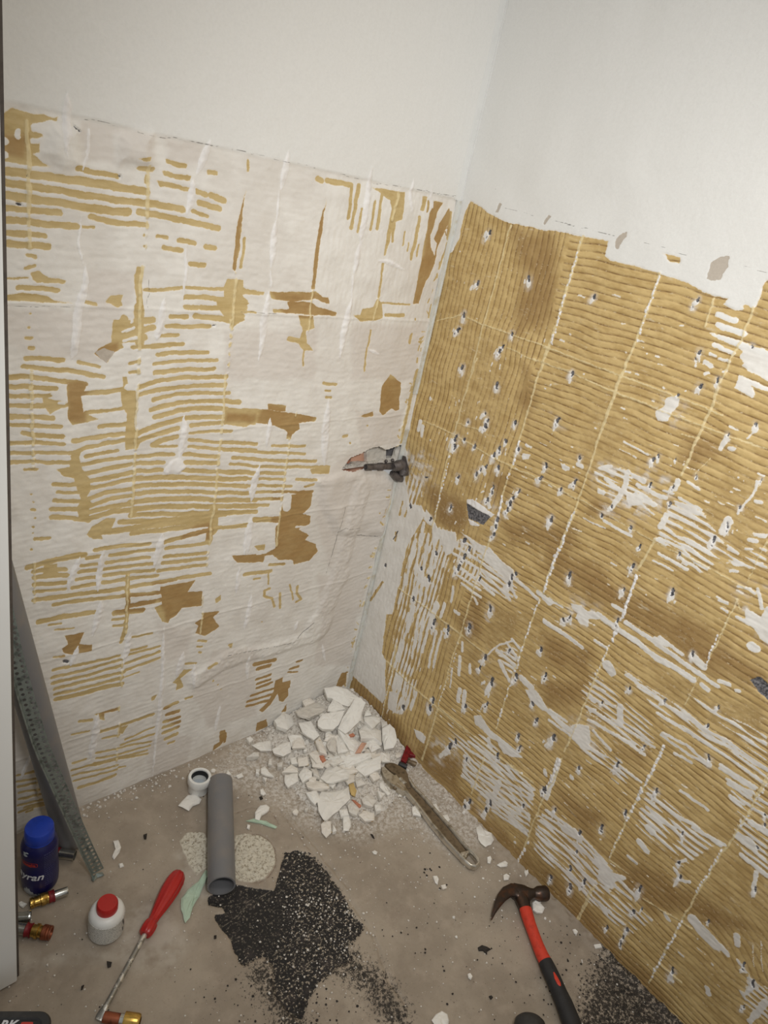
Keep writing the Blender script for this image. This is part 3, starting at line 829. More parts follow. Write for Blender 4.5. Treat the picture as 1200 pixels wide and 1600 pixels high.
T('ye', *R4, '''P 595 145 640 120 650 80 690 60 725 70 715 120 690 155 665 200 610 200; 24: 985 280 950 345; 26: 1140 225 1130 250; 8: 1120 260 1095 290; 20: 1000 345 1018 352; 10: 995 225 1045 245; 18: 1140 520 1130 570; 12: 1125 575 1105 612; 12: 1100 620 1040 680; 44: 990 735 960 790; 34: 910 830 890 870; 20: 1135 630 1165 636;
24: 450 470 430 560 360 670; 22: 480 490 540 520; 18: 330 510 400 560; 22: 300 575 320 580; 18: 300 450 360 440; P 440 600 500 575 540 650 600 700 590 705 520 650 450 655; 20: 500 540 620 600 650 610; 24: 520 600 590 645; 10: 430 310 560 380; 5: 410 350 500 395; 14: 320 730 400 780 465 810; 8: 215 718 330 775; 5: 150 770 200 790;
14: 770 525 830 560; 22: 718 518 700 560; 12: 640 570 690 585; 26: 655 700 622 765; 14: 600 830 650 860; 13: 720 610 840 675; 14: 700 645 820 700; 15: 690 700 820 765; 13: 670 740 740 770; 12: 655 785 770 850 880 905; 13: 620 825 740 880 780 920; 14: 615 905 700 955 770 995; 10: 585 940 690 1000; 14: 730 930 840 1000; 
14: 990 885 1040 905; 12: 1080 880 1120 885; P 985 940 1060 945 1080 975 1020 975; 22: 1100 830 1140 840; P 1115 790 1200 800 1190 830 1120 810; 14: 1000 1000 1040 1005; 12: 1040 1080 1090 1090 1130 1120; 20: 1150 1100 1170 1200; 10: 930 1140 985 1170; 22: 110 440 125 450; 18: 180 430 205 440; 12: 640 20 ''', 'cut', wk=1.22)
T('ye', *R6, '''P 145 145 200 155 235 190 270 190 300 200 295 235 245 230 240 275 200 260 170 225 180 200 150 175; 20: 0 115 40 140; 9: 40 130 100 165; 12: 0 245 100 310 205 385; 22: 100 240 140 232; 
22: 290 205 400 290 500 350 600 440 680 480 800 550; 18: 440 250 560 330 640 390 760 470 860 540; 14: 620 330 740 420; 18: 600 340 660 370; 30: 800 430 850 480; 16: 870 550 935 590; 16: 940 560 1000 580; 18: 850 580 880 605; 14: 1030 610 1050 615; 34: 1110 370 1130 385; P 1080 170 1160 220 1200 160 1300 200 1300 400 1200 370 1160 340 1130 290 1080 250; 14: 1040 220 1100 260; 10: 940 130 985 145; 10: 950 170 985 190;
36: 340 480 360 510; 12: 320 470 350 520; 12: 250 580 320 620; 16: 240 640 270 670; 18: 245 720 270 720; 12: 330 680 380 700; 26: 410 700 405 780; 12: 440 530 540 600 640 670; 13: 640 680 760 750 900 860 1050 950 1190 1040; 12: 610 735 700 790 860 890 1000 980 1180 1110; 11: 640 840 760 900 860 990; 11: 700 950 790 1000; 11: 630 850 780 960 880 1010; 12: 990 1100 1110 1170; 10: 940 1010 1140 1130;
14: 0 700 70 770 130 820; P 140 810 170 785 240 800 250 900 210 930 150 870; 10: 30 770 140 850; 12: 240 770 340 830 480 900; 11: 280 740 400 800 500 860 590 920; 11: 420 780 560 880; 10: 260 830 360 930; 11: 230 920 340 970; 10: 400 860 540 960; 10: 440 1040 520 1100; 14: 370 155 430 190; 16: 150 1080; 12: 275 345 335 385''', 'cut', wk=1.38)
T('ye', *R7, '''P 480 60 520 60 560 130 640 190 700 240 745 290 690 285 640 265 600 190 540 150 490 110; 12: 450 200 540 260 640 330 740 370; 12: 440 235 560 310 700 400 800 460; 11: 430 275 560 360 700 440 800 490; 12: 425 310 560 400 700 470 790 510; 11: 430 345 600 450 780 550; 12: 415 385 600 500 780 590; 11: 470 440 620 530 780 620; 11: 520 480 640 560 775 650; 11: 550 530 660 600 770 680; 11: 580 570 700 650 770 705; 30: 620 420 590 490 560 530;
14: 870 570 960 630 1050 700 1190 850; 12: 850 590 960 660 1100 780 1190 880; 12: 840 620 960 700 1100 820 1190 915; 11: 830 660 960 760 1080 850 1170 950; 11: 820 700 930 780 1040 870 1140 960; 14: 820 760 900 830 1000 920 1090 1020; P 960 640 1030 670 1070 720 1050 750 1000 700; P 160 130 200 150 225 180 215 215 175 180; 20: 360 220 300 280; 20: 560 190 570 240; 14: 860 350 865 380; 12: 890 30 980 90; 26: 940 300 900 420 870 500; 10: 700 740''', 'cut', wk=1.1)
T('ye', *R8, '''P 265 470 330 510 370 560 430 580 440 600 380 610 350 650 290 600 295 540; 22: 110 330 190 380; P 1030 340 1110 370 1150 420 1140 460 1060 410 1020 370; 13: 940 0 1130 110; 12: 980 60 1120 130; 12: 990 90 1110 160; 11: 1000 150 1070 190; 12: 730 120 800 170 880 225; 14: 560 140 700 250 800 300 850 350; 14: 550 210 620 280 700 320; 14: 800 320 900 380 960 410; 24: 560 320 580 340; 20: 510 390 550 440; 12: 450 470 500 510; 18: 900 380 940 410; 14: 720 500 760 490; 12: 700 540 730 600 780 610; 18: 1060 470 1200 580; 20: 1140 560 1120 680;
36: 800 820 850 880 910 940; 18: 940 950 980 990; 24: 1035 900 1035 950; 5: 1115 950 1125 1060; 5: 1160 930 1172 1090; 10: 1040 1030 1080 1090; 14: 1100 1130 1140 1170; 10: 1050 1190 1080 1240; 12: 1060 1280; 20: 875 1180 880 1210; 30: 1190 1250 1100 1360; 12: 1160 170 1220 200; 12: 1130 220 1220 270; 24: 1110 290 1220 360; 11: 330 590 460 700; 9: 240 660 340 780; 14: 650 780 665 810; 11: 400 600 480 680''', 'cut', wk=1.38)
# general peppering of tiny plaster crumbs left in the grooves
for k in range(620):
    u = RNG.random() * 1.12; z = RNG.random() * 1.08 + .03
    if vnoise(np.array([[u]]), np.array([[z]]), .09, 77)[0, 0] < .42: continue
    L = RNG.random() ** 2 * .016; v = u < .27
    q = (u + (0 if v else L), z + (L if v else 0))
    SR.cut('ye', SR.seg([(u, z), q], .0012 + RNG.random() * .0022))
# oval patches of grey filler above the tiles
T('gy', *R2, 'P 890 380 940 348 988 345 985 400 965 440 955 470 900 480 872 465; P 425 215 445 215 440 245 400 305 380 295 390 255')
T('gy', *R1, 'P 725 150 745 160 715 212 700 210; P 1028 225 1048 232 1010 292 1000 285')
# dark chips: (x, y, length) in the traced frame
chips = '''765 362 12 746 441 9 826 434 13 725 492 8 716 515 9 800 521 7 786 541 8 781 549 8 722 574 8 928 463 9 1090 468 8 1083 478 6 1094 550 9 1088 561 6 1121 593 12 1094 602 10 1058 616 8 894 583 8 1175 541 7
776 601 8 757 646 5 761 657 6 731 659 4 759 666 9 805 660 7 790 689 7 781 701 9 773 710 9 759 729 8 751 734 6 745 740 8 712 684 15 711 697 7 725 686 5 742 696 6 810 702 7 779 730 9 716 745 7 871 656 12 853 727 9 844 746 8 897 754 8 876 764 7 770 761 9 768 769 6 809 767 9 802 777 8 798 786 9 794 795 10 861 810 12 704 791 7 778 811 10 772 834 8 775 822 7 762 780 8 642 791 5 672 810 5 725 844 8 734 857 9
906 715 6 876 763 6 898 752 7 1029 712 7 1021 718 9 1056 717 4 1051 760 7 1046 787 7 1016 756 7 956 791 7 940 804 5 985 823 6 999 852 8 990 884 11 889 897 12 974 921 10 1051 922 11 1061 864 6 1115 842 15 1137 820 14 1156 793 6 1190 749 6 1139 678 8 1182 663 9 1088 743 6 1093 603 8
726 844 7 734 858 9 725 869 13 716 886 13 749 902 6 801 901 12 807 896 6 796 912 10 766 949 15 681 864 6 603 883 4 659 888 6 670 902 9 646 935 6 678 971 14 700 981 12 734 978 11 759 1026 12 750 1043 7 796 1016 6 769 1064 19 761 1099 8 676 1092 7 671 1105 11 630 1105 9 727 1102 9 807 1057 9 845 1014 8 853 1054 10 839 1124 8 833 1099 7 881 968 8 890 963 8 890 896 10
983 1074 8 1051 925 13 1083 1021 10 965 969 12 1108 1183 13 1123 1104 9 1107 1133 6 1038 1094 6 965 1193 14 1005 1167 6 1026 1235 13 865 1151 15 904 1200 8 853 1232 8 940 1098 5
702 1165 14 711 1158 9 729 1187 8 734 1252 12 727 1260 6 766 1254 12 759 1266 10 818 1259 7 778 1179 8 810 1149 7 812 1167 8 838 1125 6 849 1233 9 868 1265 8 906 1300 10 940 1291 11 900 1330 5 891 1355 7 913 1375 14 890 1384 12 861 1370 7
978 1268 8 999 1388 17 990 1424 8 949 1448 9 980 1453 8 974 1464 8 970 1474 6 1061 1347 8 1062 1369 12 1067 1302 8 1180 1390 10 1162 1506 11 1177 1535 16 1050 1515 16 1161 1572 8 1195 1273 6 1195 1288 7 1184 1324 6 1107 1439 6 1003 1420 4'''.split()
chips = np.array(chips, float).reshape(-1, 3)
for x, y, ln in chips:
    g = RNG.random(6)
    dx, dy = (-.34 + (g[0] - .5) * .5), .94
    # bright bruise trailing below the chip, then the dark pit itself
    SR.trace('ye', np.zeros(2), 1, f'{3.0 + ln*.28 + g[1]*2.5:.1f}: {x:.0f} {y:.0f} {x+dx*ln*1.3:.0f} {y+dy*ln*1.3:.0f}', 'cut', taper=True)
    for q_ in range(2 + int(ln / 6)):
        bx, by = x + dx * ln * RNG.random() * 1.5 + RNG.normal() * ln * .22, y + dy * ln * RNG.random() * 1.2 + RNG.normal() * ln * .15
        SR.trace('ye', np.zeros(2), 1, f'{1.5 + RNG.random()*2.6:.1f}: {bx:.1f} {by:.1f} {bx+dx*3:.1f} {by+dy*(2+3*RNG.random()):.1f}', 'cut')
    SR.trace('wh', np.zeros(2), 1, f'{1.6 + ln*.20 + g[2]*2:.1f}: {x+dx*2+g[3]*2-1:.1f} {y+dy*2:.1f} {x+dx*ln*(.6+.6*g[5])+g[4]*3-1.5:.1f} {y+dy*ln*(.6+.6*g[5]):.1f}', 'add', taper=True)
    SR.trace('chipdust', np.zeros(2), 1, f'{6 + ln*.6:.1f}: {x:.0f} {y:.0f} {x+dx*ln:.0f} {y+dy*ln:.0f}', 'add', warp=True)
    SR.trace('dk', np.zeros(2), 1, f'{1.7 + ln*.13 + g[3]*1.2:.1f}: {x-dx*ln*.22+g[1]*2-1:.1f} {y-dy*ln*.2:.1f} {x+g[2]*2-1:.1f} {y:.1f} {x+dx*ln*.30*g[0]+g[4]:.1f} {y+dy*ln*.32:.1f}', 'add', warp=True)
    if g[5] > .5: SR.trace('dk', np.zeros(2), 1, f'{1.3+g[0]:.1f}: {x+dx*ln*.7+g[4]*2-1:.1f} {y+dy*ln*.7:.1f} {x+dx*ln*.8+g[3]*3-1:.1f} {y+dy*ln*.85:.1f}', 'add')
T('dust_', *R3, 'P 120 560 240 560 330 640 330 780 240 840 120 860; P 600 880 700 880 700 980 600 960; P 1040 340 1120 360 1130 430 1040 430')
T('dust_', *R6, 'P 100 100 300 150 300 280 100 280; P 120 760 280 780 280 960 140 950; P 1020 30 1200 60 1200 360 1060 240')
T('dust_', *R7, 'P 250 180 420 180 400 330 250 320; P 500 380 650 380 640 600 500 600; P 950 80 1100 60 1120 260 1000 240')
T('dust_', *R4, 'P 240 400 700 480 680 760 300 700; P 580 60 760 80 760 220 600 220')
T('dk', *R3, 'P 518 903 665 990 620 1040 530 1000')
T('wh', *R3, 'P 520 880 560 880 690 975 660 1000 640 985 520 905; P 525 1000 600 1040 590 1050 540 1040')
T('dk', *R6, 'P 1100 555 1160 540 1200 580 1300 640 1300 690 1200 660 1150 620')
T('dk', *R3, '9: 255 740 275 745; 5: 170 930 165 905; 5: 60 1130 90 1080'); 
# grout beads
T('cream', *R1, '9: 795 290 680 700 610 950 545 1200; 7: 330 885 480 850; 8: 505 855 620 908 800 970 1030 1052 1200 1120; 6: 760 1050 1000 1155 1200 1210; 8: 1195 520 1040 1030 980 1200')
T('cream', *R2, '''14: 210 240 110 570 20 840 -20 960; 14: 620 440 560 620 490 800 380 1075 340 1200; 10: 910 570 870 720; 12: 1125 620 1080 740 930 1050 880 1190; 8: 0 835 40 840 270 930 590 1050 800 1130 960 1200; 8: 0 915 170 980 390 1075 600 1160 700 1200''')
T('cream', *R3, '10: 580 0 490 270 440 480 380 700 330 950 300 1060; 8: 250 390 450 480 650 600 800 680 900 720 1050 790 1200 880; 10: 990 30 870 430 740 860 680 1110; 7: 930 0 1180 95; 8: 1200 960 1100 1180; 6: 450 400 600 450; 6: 700 620 560 770')
T('cream', *R4, '14: 390 30 320 210 280 330; 10: 280 330 180 640 30 1000 0 1100; 14: 940 20 860 200 800 340 740 490; 12: 600 830 560 900 500 1000; 8: 380 40 600 130 ; 8: 700 170 1000 280 1200 350; 8: 740 270 830 290; 5: 890 400 810 480; 8: 1200 840 1090 1060; 7: 180 610 600 850 900 990 1080 1090; 8: 1030 1150 1050 1200')
T('cream', *R5, '8: 1180 10 1110 200 1030 420; 8: 1005 470 930 680 860 880 785 1130; 8: 740 150 690 290 600 600; 7: 600 600 540 780 460 1050 420 1190; 8: 250 410 420 530 560 640 720 760; 8: 185 800 300 910 450 1040 620 1180; 7: 240 700 210 880 160 1090; 6: 960 390 1180 530')
T('cream', *R6, '10: 30 0 0 90; 8: 500 0 440 150; 10: 345 380 270 560 180 780; 8: 180 780 110 940; 9: 1040 120 960 290 870 480; 8: 830 540 755 690; 9: 90 980 10 1150; 9: 640 910 500 1200; 9: 1200 1060 1130 1190')
T('cream', *R7, '10: 290 20 250 150 205 300; 9: 300 20 440 140 600 270 800 420; 8: 645 0 600 130; 8: 540 280 470 480; 9: 955 290 860 490 760 740 715 860; 10: 1130 970 1040 1160; 6: 1000 170 970 240')
T('cream', *R8, '12: 590 0 440 280 350 490; 9: 75 20 0 150; 12: 1200 60 1050 310 960 450; 12: 950 450 830 660 740 810; 12: 735 830 650 980 560 1150; 14: 260 640 175 820; 6: 350 490 450 570; 7: 630 1060 740 1150; 7: 530 700 790 860')
# rounded white beads where the joint mortar stayed on
def beads(o, s, x0, y0, x1, y1, w):
    w = w * .82
    a = np.array([x0, y0]) * s + o; b = np.array([x1, y1]) * s + o
    n = max(2, int(np.linalg.norm(b - a) / 5.6))
    for k in range(n + 1):
        if RNG.random() < .14: continue
        p = a + (b - a) * k / n + np.array([RNG.normal() * .5, 0])
        SR.trace('bead', p * 0, 1, f'{w*(.75+.5*RNG.random()):.1f}: {p[0]-.5+RNG.random():.1f} {p[1]:.1f} {p[0]-.5:.1f} {p[1]+2:.1f}')
for a in ((R5, 1110, 200, 1030, 420, 4), (R5, 1000, 480, 785, 1110, 3.2), (R6, 500, 0, 440, 160, 6), (R6, 440, 160, 370, 340, 6), (R6, 350, 370, 270, 540, 3.6), (R6, 650, 910, 500, 1190, 5),
          (R8, 590, 0, 420, 330, 4.2), (R8, 420, 330, 355, 470, 2.5), (R8, 1190, 90, 1060, 300, 4), (R8, 950, 440, 820, 660, 4), (R8, 740, 820, 570, 1130, 4.4), (R7, 945, 300, 850, 500, 6),
          (R7, 770, 740, 715, 850, 5), (R5, 210, 880, 160, 1090, 1.6), (R4, 80, 860, 10, 1090, 4.5), (R3, 740, 860, 690, 1100, 5), (R3, 850, 520, 780, 740, 3.6), (R3, 445, 500, 320, 980, 2.2),
          (R2, 620, 450, 500, 790, 3.2), (R2, 200, 270, 40, 800, 2.6), (R3, 1190, 960, 1100, 1190, 4), (R6, 930, 320, 870, 470, 4.2), (R7, 640, 20, 610, 100, 2.5), (R1, 1195, 540, 1050, 1020, 1.8), (R6, 80, 980, 10, 1140, 5), (R5, 560, 760, 460, 1040, 1.6)):
    beads(*a[0], *a[1:])
bd = SR.get('bead')
SR.f['wh'] = np.maximum(SR.get('wh'), bd)
# brown zones
T('brown_', *R1, 'P 780 280 1060 320 1100 500 1060 900 800 1000 860 600')
T('brown_', *R3, 'P 260 780 460 860 520 900 540 1000 480 1090 320 1040; P 740 1020 1200 1020 1200 1200 800 1160; P 640 700 800 720 760 860 660 860; P 820 200 880 60 960 200 900 480')
T('brown_', *R4, 'P 0 800 100 880 300 980 420 1100 420 1200 250 1200 100 1040 0 1000; P 780 260 980 350 900 440 740 420; P 250 600 420 640 420 720 250 680')
T('brown_', *R6, 'P 100 0 420 60 700 180 900 300 1200 520 1200 600 900 520 700 400 420 220 200 100; P 0 540 240 560 200 740 0 680; P 0 300 260 400 260 540 0 500; P 380 870 560 960 520 1000 400 940')
T('brown_', *L6, 'P 600 470 700 550 800 650 860 760 900 850 880 880 780 780 640 620 600 540')
T('brown_', *R7, 'P 180 180 420 300 420 460 560 620 760 760 840 900 900 980 860 1000 740 880 560 700 400 520 250 380 180 280; P 800 780 1000 960 1180 1160 1100 1200 900 1000 800 860; P 900 500 1100 600 1180 800 1080 700')
T('brown_', *R8, 'P 60 100 300 250 260 330 80 200; P 360 480 560 500 700 620 900 700 1150 870 1000 900 760 800 560 760 420 640; P 0 500 200 700 420 930 700 1250 600 1371 380 1100 120 780 0 700')
T('brown_', *R5, 'P 0 880 160 1040 240 1160 180 1200 0 1000; P 640 440 720 420 700 660 600 700 560 600')
for n in ('wh', 'dk', 'gy', 'crack', 'cream'): SR.get(n)
T('crack', *R1, '2: 755 180 870 205 940 230; 2: 1050 255 1200 290; 3: 700 60')
T('crack', *R2, '2.2: 40 150 380 235; 2: 520 265 650 300; 1.3: 700 320 800 345; 2.2: 1065 400 1300 450')
SR.f['brown'] = sstep(SR.get('brown_') + 16 * (vnoise(SR.U, SR.V, .03, 61) - .5), -22, 24) * 0.75
brk = sstep(vnoise(SR.U, SR.V, .009, 91) * .6 + vnoise(SR.U, SR.V, .022, 92) * .4, .38, .66)
SR.f['dust'] = np.maximum(sstep(SR.get('dust_'), -12, 16) * .8 * brk, sstep(SR.get('chipdust'), -4, 4) * .75 * (.4 + .6 * brk))
U, V = SR.U, SR.V
n1 = vnoise(U, V, .05, 31) - .5; n2 = vnoise(U, V, .006, 32) - .5; n3 = vnoise(U * .3, V, .0035, 33) - .5; n4 = vnoise(U, V * .3, .0035, 34) - .5; n5 = vnoise(U, V, .13, 35)
vert = sstep(U + n1 * .03, .275, .255)
swirl = np.clip(1 - np.hypot((U - uvR(1160, 1470)[0]) / .07, (V - uvR(1160, 1470)[1]) / .06), 0, 1) ** .5
rr = np.hypot(U - uvR(1110, 1400)[0], V - uvR(1110, 1560)[1])
ph = (V + .006 * np.sin(U * 7 + 1) + n1 * .006 - .02 * np.clip(U - .5, 0, 1) ** 2) / .0113 * 2 * np.pi
pv = (U + n1 * .006 + .004 * np.sin(V * 5)) / .0113 * 2 * np.pi
rid = np.where(vert > .5, np.sin(pv), np.sin(ph)) * np.clip(np.abs(vert - .5) * 4, 0, 1)
sw = (swirl > .25)
rid = np.where(sw, np.sin(rr / .0113 * 2 * np.pi), rid)
tri = np.arcsin(np.clip(rid, -1, 1)) / np.pi + .5            # 0 in the groove, 1 on the crest
rid = 2 * np.clip(tri * 2.6, 0, 1) - 1
amp = .35 + .65 * sstep(n5, .25, .55)
# zones where white bedding mortar stayed on the crests of the trowel ridges
GA = (np.array([700, 1000.]), 500 / 1200)
T('comb_', *GA, 'P 60 370 130 350 330 560 300 740 50 510; P 340 640 440 690 650 890 600 960 700 1060 640 1080 320 790; P 530 110 800 340 740 430 520 270 500 190; P 660 110 1200 470 1200 550 780 270; P 1060 560 1180 560 1200 720 1130 690 1050 600; P 750 550 1010 760 900 840 700 700; P 180 40 270 20 240 150; P 560 920 780 1050 700 1090 520 960; P 900 200 1200 360 1200 470; P 1110 640 1200 700 1200 900 1060 740; P 420 300 640 420 700 560 520 430; P 0 300 80 360 60 420 0 400')
T('comb_', *R4, 'P 700 600 840 680 1000 900 860 1010 600 830 650 700; P 260 440 480 460 640 620 560 660 300 600; P 980 860 1200 880 1200 1000 980 960')
T('comb_', *R5, 'P 320 110 480 110 520 250 430 560 350 850 220 960 190 900 250 470; P 560 170 740 200 890 400 860 480 560 350; P 230 860 350 900 330 1050 220 1080')
T('comb_', *R3, 'P 110 700 240 760 240 960 110 1000; P 330 1050 440 1080 500 1200 330 1200')
T('comb_', *R8, 'P 780 780 1000 960 960 1000 780 850; P 1100 1100 1200 1200 1200 1371 1060 1250')
n6 = vnoise(U * .5, V * 1.0, .012, 95)
comb = np.minimum(SR.get('comb_') * .35, (tri - .69) * 9 + (n6 - .42) * 8)
SR.f['ye'] = np.minimum(SR.f['ye'], -comb)
flat = SR.get('flat')
T('flat', *R5, 'P 760 500 900 560 860 660 720 740 700 640'); T('flat', *R6, 'P 900 640 1180 700 1160 880 1040 880 880 780')
T('flat', *R3, 'P 320 800 520 880 520 1040 360 1060')
amp = amp * (1 - .8 * sstep(SR.f['flat'], -6, 6))
zmask = 1 - sstep(V, 1.10, 1.17) * (SR.f['ye'] < -1)
yl = lin(SR.f['ye'])
upz = 1 - sstep(SR.f['ye'], -3, 0); upz = upz * sstep(V, 1.08, 1.10)
H = .00068 * rid * amp * (yl * .75 + .25) * (1 - upz) + .0006 * (n3 * (1 - vert) + n4 * vert) * (1 - upz) + .0030 * n1 + .0006 * n2 * (1 - upz * .7)
H += .0008 * (1 - yl) * (1 - upz) + .0012 * upz
H += .0010 * lin(SR.f['cream']) * (1 + 1.4 * n2) + .0012 * np.clip(bd, 0, 2) / 2 + .0003 * sstep(SR.f['wh'], -.5, 1)
H -= .0018 * lin(SR.f['dk']) + .0004 * sstep(SR.get('gy'), -.5, .5)
H *= sstep(U, 0, .004) * .9 + .1
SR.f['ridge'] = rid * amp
SR.f['zup'] = upz
lab = np.zeros((U.shape[0] - 1, U.shape[1] - 1), int)
lab[c(SR.f['ye']) > 0] = 1
lab[c(bd) > 0] = 2
lab[c(SR.f['dk']) > 0] = 3
lab[c(SR.f['gy']) > 0] = 4
namesR = {0: ('wall_right', 'structure', None, 'right wall with white paint above and plaster showing through ribbed adhesive'),
          1: ('tile_adhesive', 'stuff', 0, 'honey-yellow tile adhesive combed into trowel ridges'),
          2: ('grout_beads', 'stuff', 0, 'white grout beads along the old tile joints'),
          3: ('chisel_pits', 'stuff', 0, 'dark chisel pits hacked into the wall'),
          4: ('filler_patches', 'stuff', 0, 'oval grey filler patches above the adhesive')}
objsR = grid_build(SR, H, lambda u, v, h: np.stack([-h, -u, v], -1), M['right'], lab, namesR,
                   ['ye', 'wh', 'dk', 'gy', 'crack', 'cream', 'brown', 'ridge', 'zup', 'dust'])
WALL_R = objsR[0]

# ================================================================== FLOOR
SF = Surf(axis_lines([(-.03, 0, .015), (0, 1.0, .0025), (1.0, 2.2, .1)]), axis_lines([(-.03, 0, .015), (0, 1.12, .0025), (1.12, 2.2, .1)]), uvF)
T = SF.trace
G8 = (np.array([250, 1200.]), 1 / 3)
T('black', *G8, '''P 225 600 350 540 530 575 545 540 585 390 650 380 710 400 760 450 800 500 860 590 900 680 960 740 930 790 880 830 895 900 830 930 800 965 740 1010 700 1080 665 1180 640 1175 600 1140 550 1080 530 1000 540 940 480 880 400 920 370 910 330 800 260 710 260 680 310 680 290 650 230 640''')
T('bkd_', *G8, 'P 560 380 800 380 1000 760 900 900 700 1200 500 1200 520 900 640 700; P 350 860 560 860 560 1100 420 1000')
T('round', *G8, 'P 350 320 400 305 470 315 520 350 545 410 530 470 490 515 430 535 370 530 345 500; P 90 340 130 300 200 305 225 330 225 460 175 500 130 440')
a = np.linspace(0.2, 6.4, 28)
ring = ' '.join(f'{445+100*math.cos(t):.0f} {420+113*math.sin(t):.0f}' for t in a)
T('ring', *G8, '4: ' + ring + '; 3: 350 210 430 180 520 200 560 260')
T('groove', *G8, '8: 560 180 700 370 850 560 1000 780 1080 1000 1160 1110; 5: 600 200 740 380 880 560')
T('dust_', *PX, 'P 330 1210 400 1130 540 1080 620 1110 700 1210 770 1300 720 1340 640 1290 560 1310 480 1290 420 1250')
T('light_', *L7, 'P 590 640 760 640 900 820 820 940 640 960 520 880 560 760; P 90 860 300 870 500 860 620 900 400 900 200 920 80 1000; P 820 400 980 380 960 640 860 600')
T('scratch', *G8, '3: 300 642 400 625 470 600 520 572; 2.5: 290 745 350 700 420 630; 2.5: 530 870 640 800 740 730')
T('grit_', *PX, 'P 960 1450 1100 1600 1200 1750 940 1750 900 1600 920 1530')
T('grit_', *G8, '120: 480 960 600 1130 620 1200; 120: 860 900 1000 1000 1100 1150')
T('cut_', *L7, 'P 95 960 200 910 350 885 480 870 640 960 720 1000 640 1200 200 1200 90 1040')
SF.f['bkdirt'] = sstep(SF.get('bkd_'), -12, 18) * .9 + .08
SF.f['dust'] = sstep(SF.get('dust_'), -30, 25) * .95
SF.f['light'] = sstep(SF.get('light_'), -12, 12) * .6
SF.f['grit'] = sstep(SF.get('grit_'), -60, 30) * .85
U, V = SF.U, SF.V
n1 = vnoise(U, V, .06, 41) - .5; n2 = vnoise(U, V, .008, 42) - .5; n3 = vnoise(U, V, .003, 43) - .5
H = .002 * n1 + .0004 * n2 + .0001 * n3
H -= .003 * sstep(SF.get('black'), -3, 2); H += .002 * sstep(SF.get('round'), -2, 2) * (.6 + n2)
H -= .002 * sstep(SF.get('ring'), -1.5, .5); H -= .003 * np.exp(-np.clip(-SF.get('groove'), 0, 9) / 2)
H += .006 * sstep(np.minimum(U, V), .03, 0) * (.6 + n2) * sstep(V, 0, .02) + .0010 * SF.f['dust'] * n3
fl = grid_build(SF, H, lambda u, v, h: np.stack([-u, -v, h - .001], -1), M['floor'], np.zeros((U.shape[0] - 1, U.shape[1] - 1), int),
                {0: ('floor', 'structure', None, 'dusty grey-brown screed floor with a black bitumen patch')}, ['black', 'scratch', 'bkdirt', 'round', 'ring', 'dust', 'light', 'grit'])

# ================================================================== CORNER PROFILE AND DOOR
def strip_wall(name, z0, z1, w, label, zstep=.02):
    bm = bmesh.new()
    n = int((z1 - z0) / zstep)
    prof = [(-w, -.0012), (-w, -.0032), (-.0045, -.0038), (-.0035, -.0060), (-.0060, -.0035), (-.0038, -.0062)]
    prof = [(-w, 0.0), (-w, -.0026), (-w * .55, -.0026), (-w * .5, -.0016), (-w * .3, -.0016), (-w * .25, -.0032), (-.0032, -.0034), (-.0032, -w * .2), (-.0012, -w * .2), (0, -w * .2)]
    rows = []
    for i in range(n + 1):
        z = z0 + (z1 - z0) * i / n
        j = (random.random() - .5) * .0008
        rows.append([bm.verts.new((x + (j if k < 3 else 0), y, z)) for k, (x, y) in enumerate(prof)])
    for a, b in zip(rows[:-1], rows[1:]):
        for k in range(len(prof) - 1):
            bm.faces.new((a[k], a[k + 1], b[k + 1], b[k]))
    o = mesh_obj(name, bm, M['bead'], smooth=False)
    return tag(o, label, None, None, 'structure')


strip_wall('trim_1', 0.0, .735, .0115, 'pale corner profile from the floor up to the broken hole')
strip_wall('trim_2', .815, 1.19, .0125, 'pale corner profile above the broken hole')
bm = bmesh.new(); box(bm, (-.0175, -.0013, 1.19), (0, .0, 1.95)); box(bm, (-.0028, -.0028, 1.19), (0, -.001, 2.4))
tag(mesh_obj('trim_3', bm, M['left'] if False else simple('painted_joint', srgb(222, 222, 219), .7, 0, .02, 50), smooth=False), 'painted sealing strip in the corner above the tile line', None, None, 'structure')

P = F(27, 1535)
dx1, dy0 = P[0], P[1]
bm = bmesh.new()
box(bm, (dx1 - .72, dy0, .003), (dx1, dy0 + .036, 2.3))
TL = LW(4, 350, dy0); lean = (TL[0] - dx1) / TL[2]
for v in bm.verts: v.co.x += lean * v.co.z
bmesh.ops.bevel(bm, geom=[e for e in bm.edges], offset=.0012, segments=2, affect='EDGES')
door = tag(mesh_obj('door_1', bm, M['door'], smooth=False), 'white door leaf standing open at the left edge', None, None, 'structure')
bm = bmesh.new(); box(bm, (dx1 - .012, dy0 + .006, .004), (dx1 + .0045, dy0 + .034, 2.3))
for v in bm.verts: v.co.x += lean * v.co.z
mesh_obj('dark_strip', bm, M['gasket'], door, smooth=False, label='narrow dark brown strip behind the door edge')  # dark strip reaching slightly past the door at its back

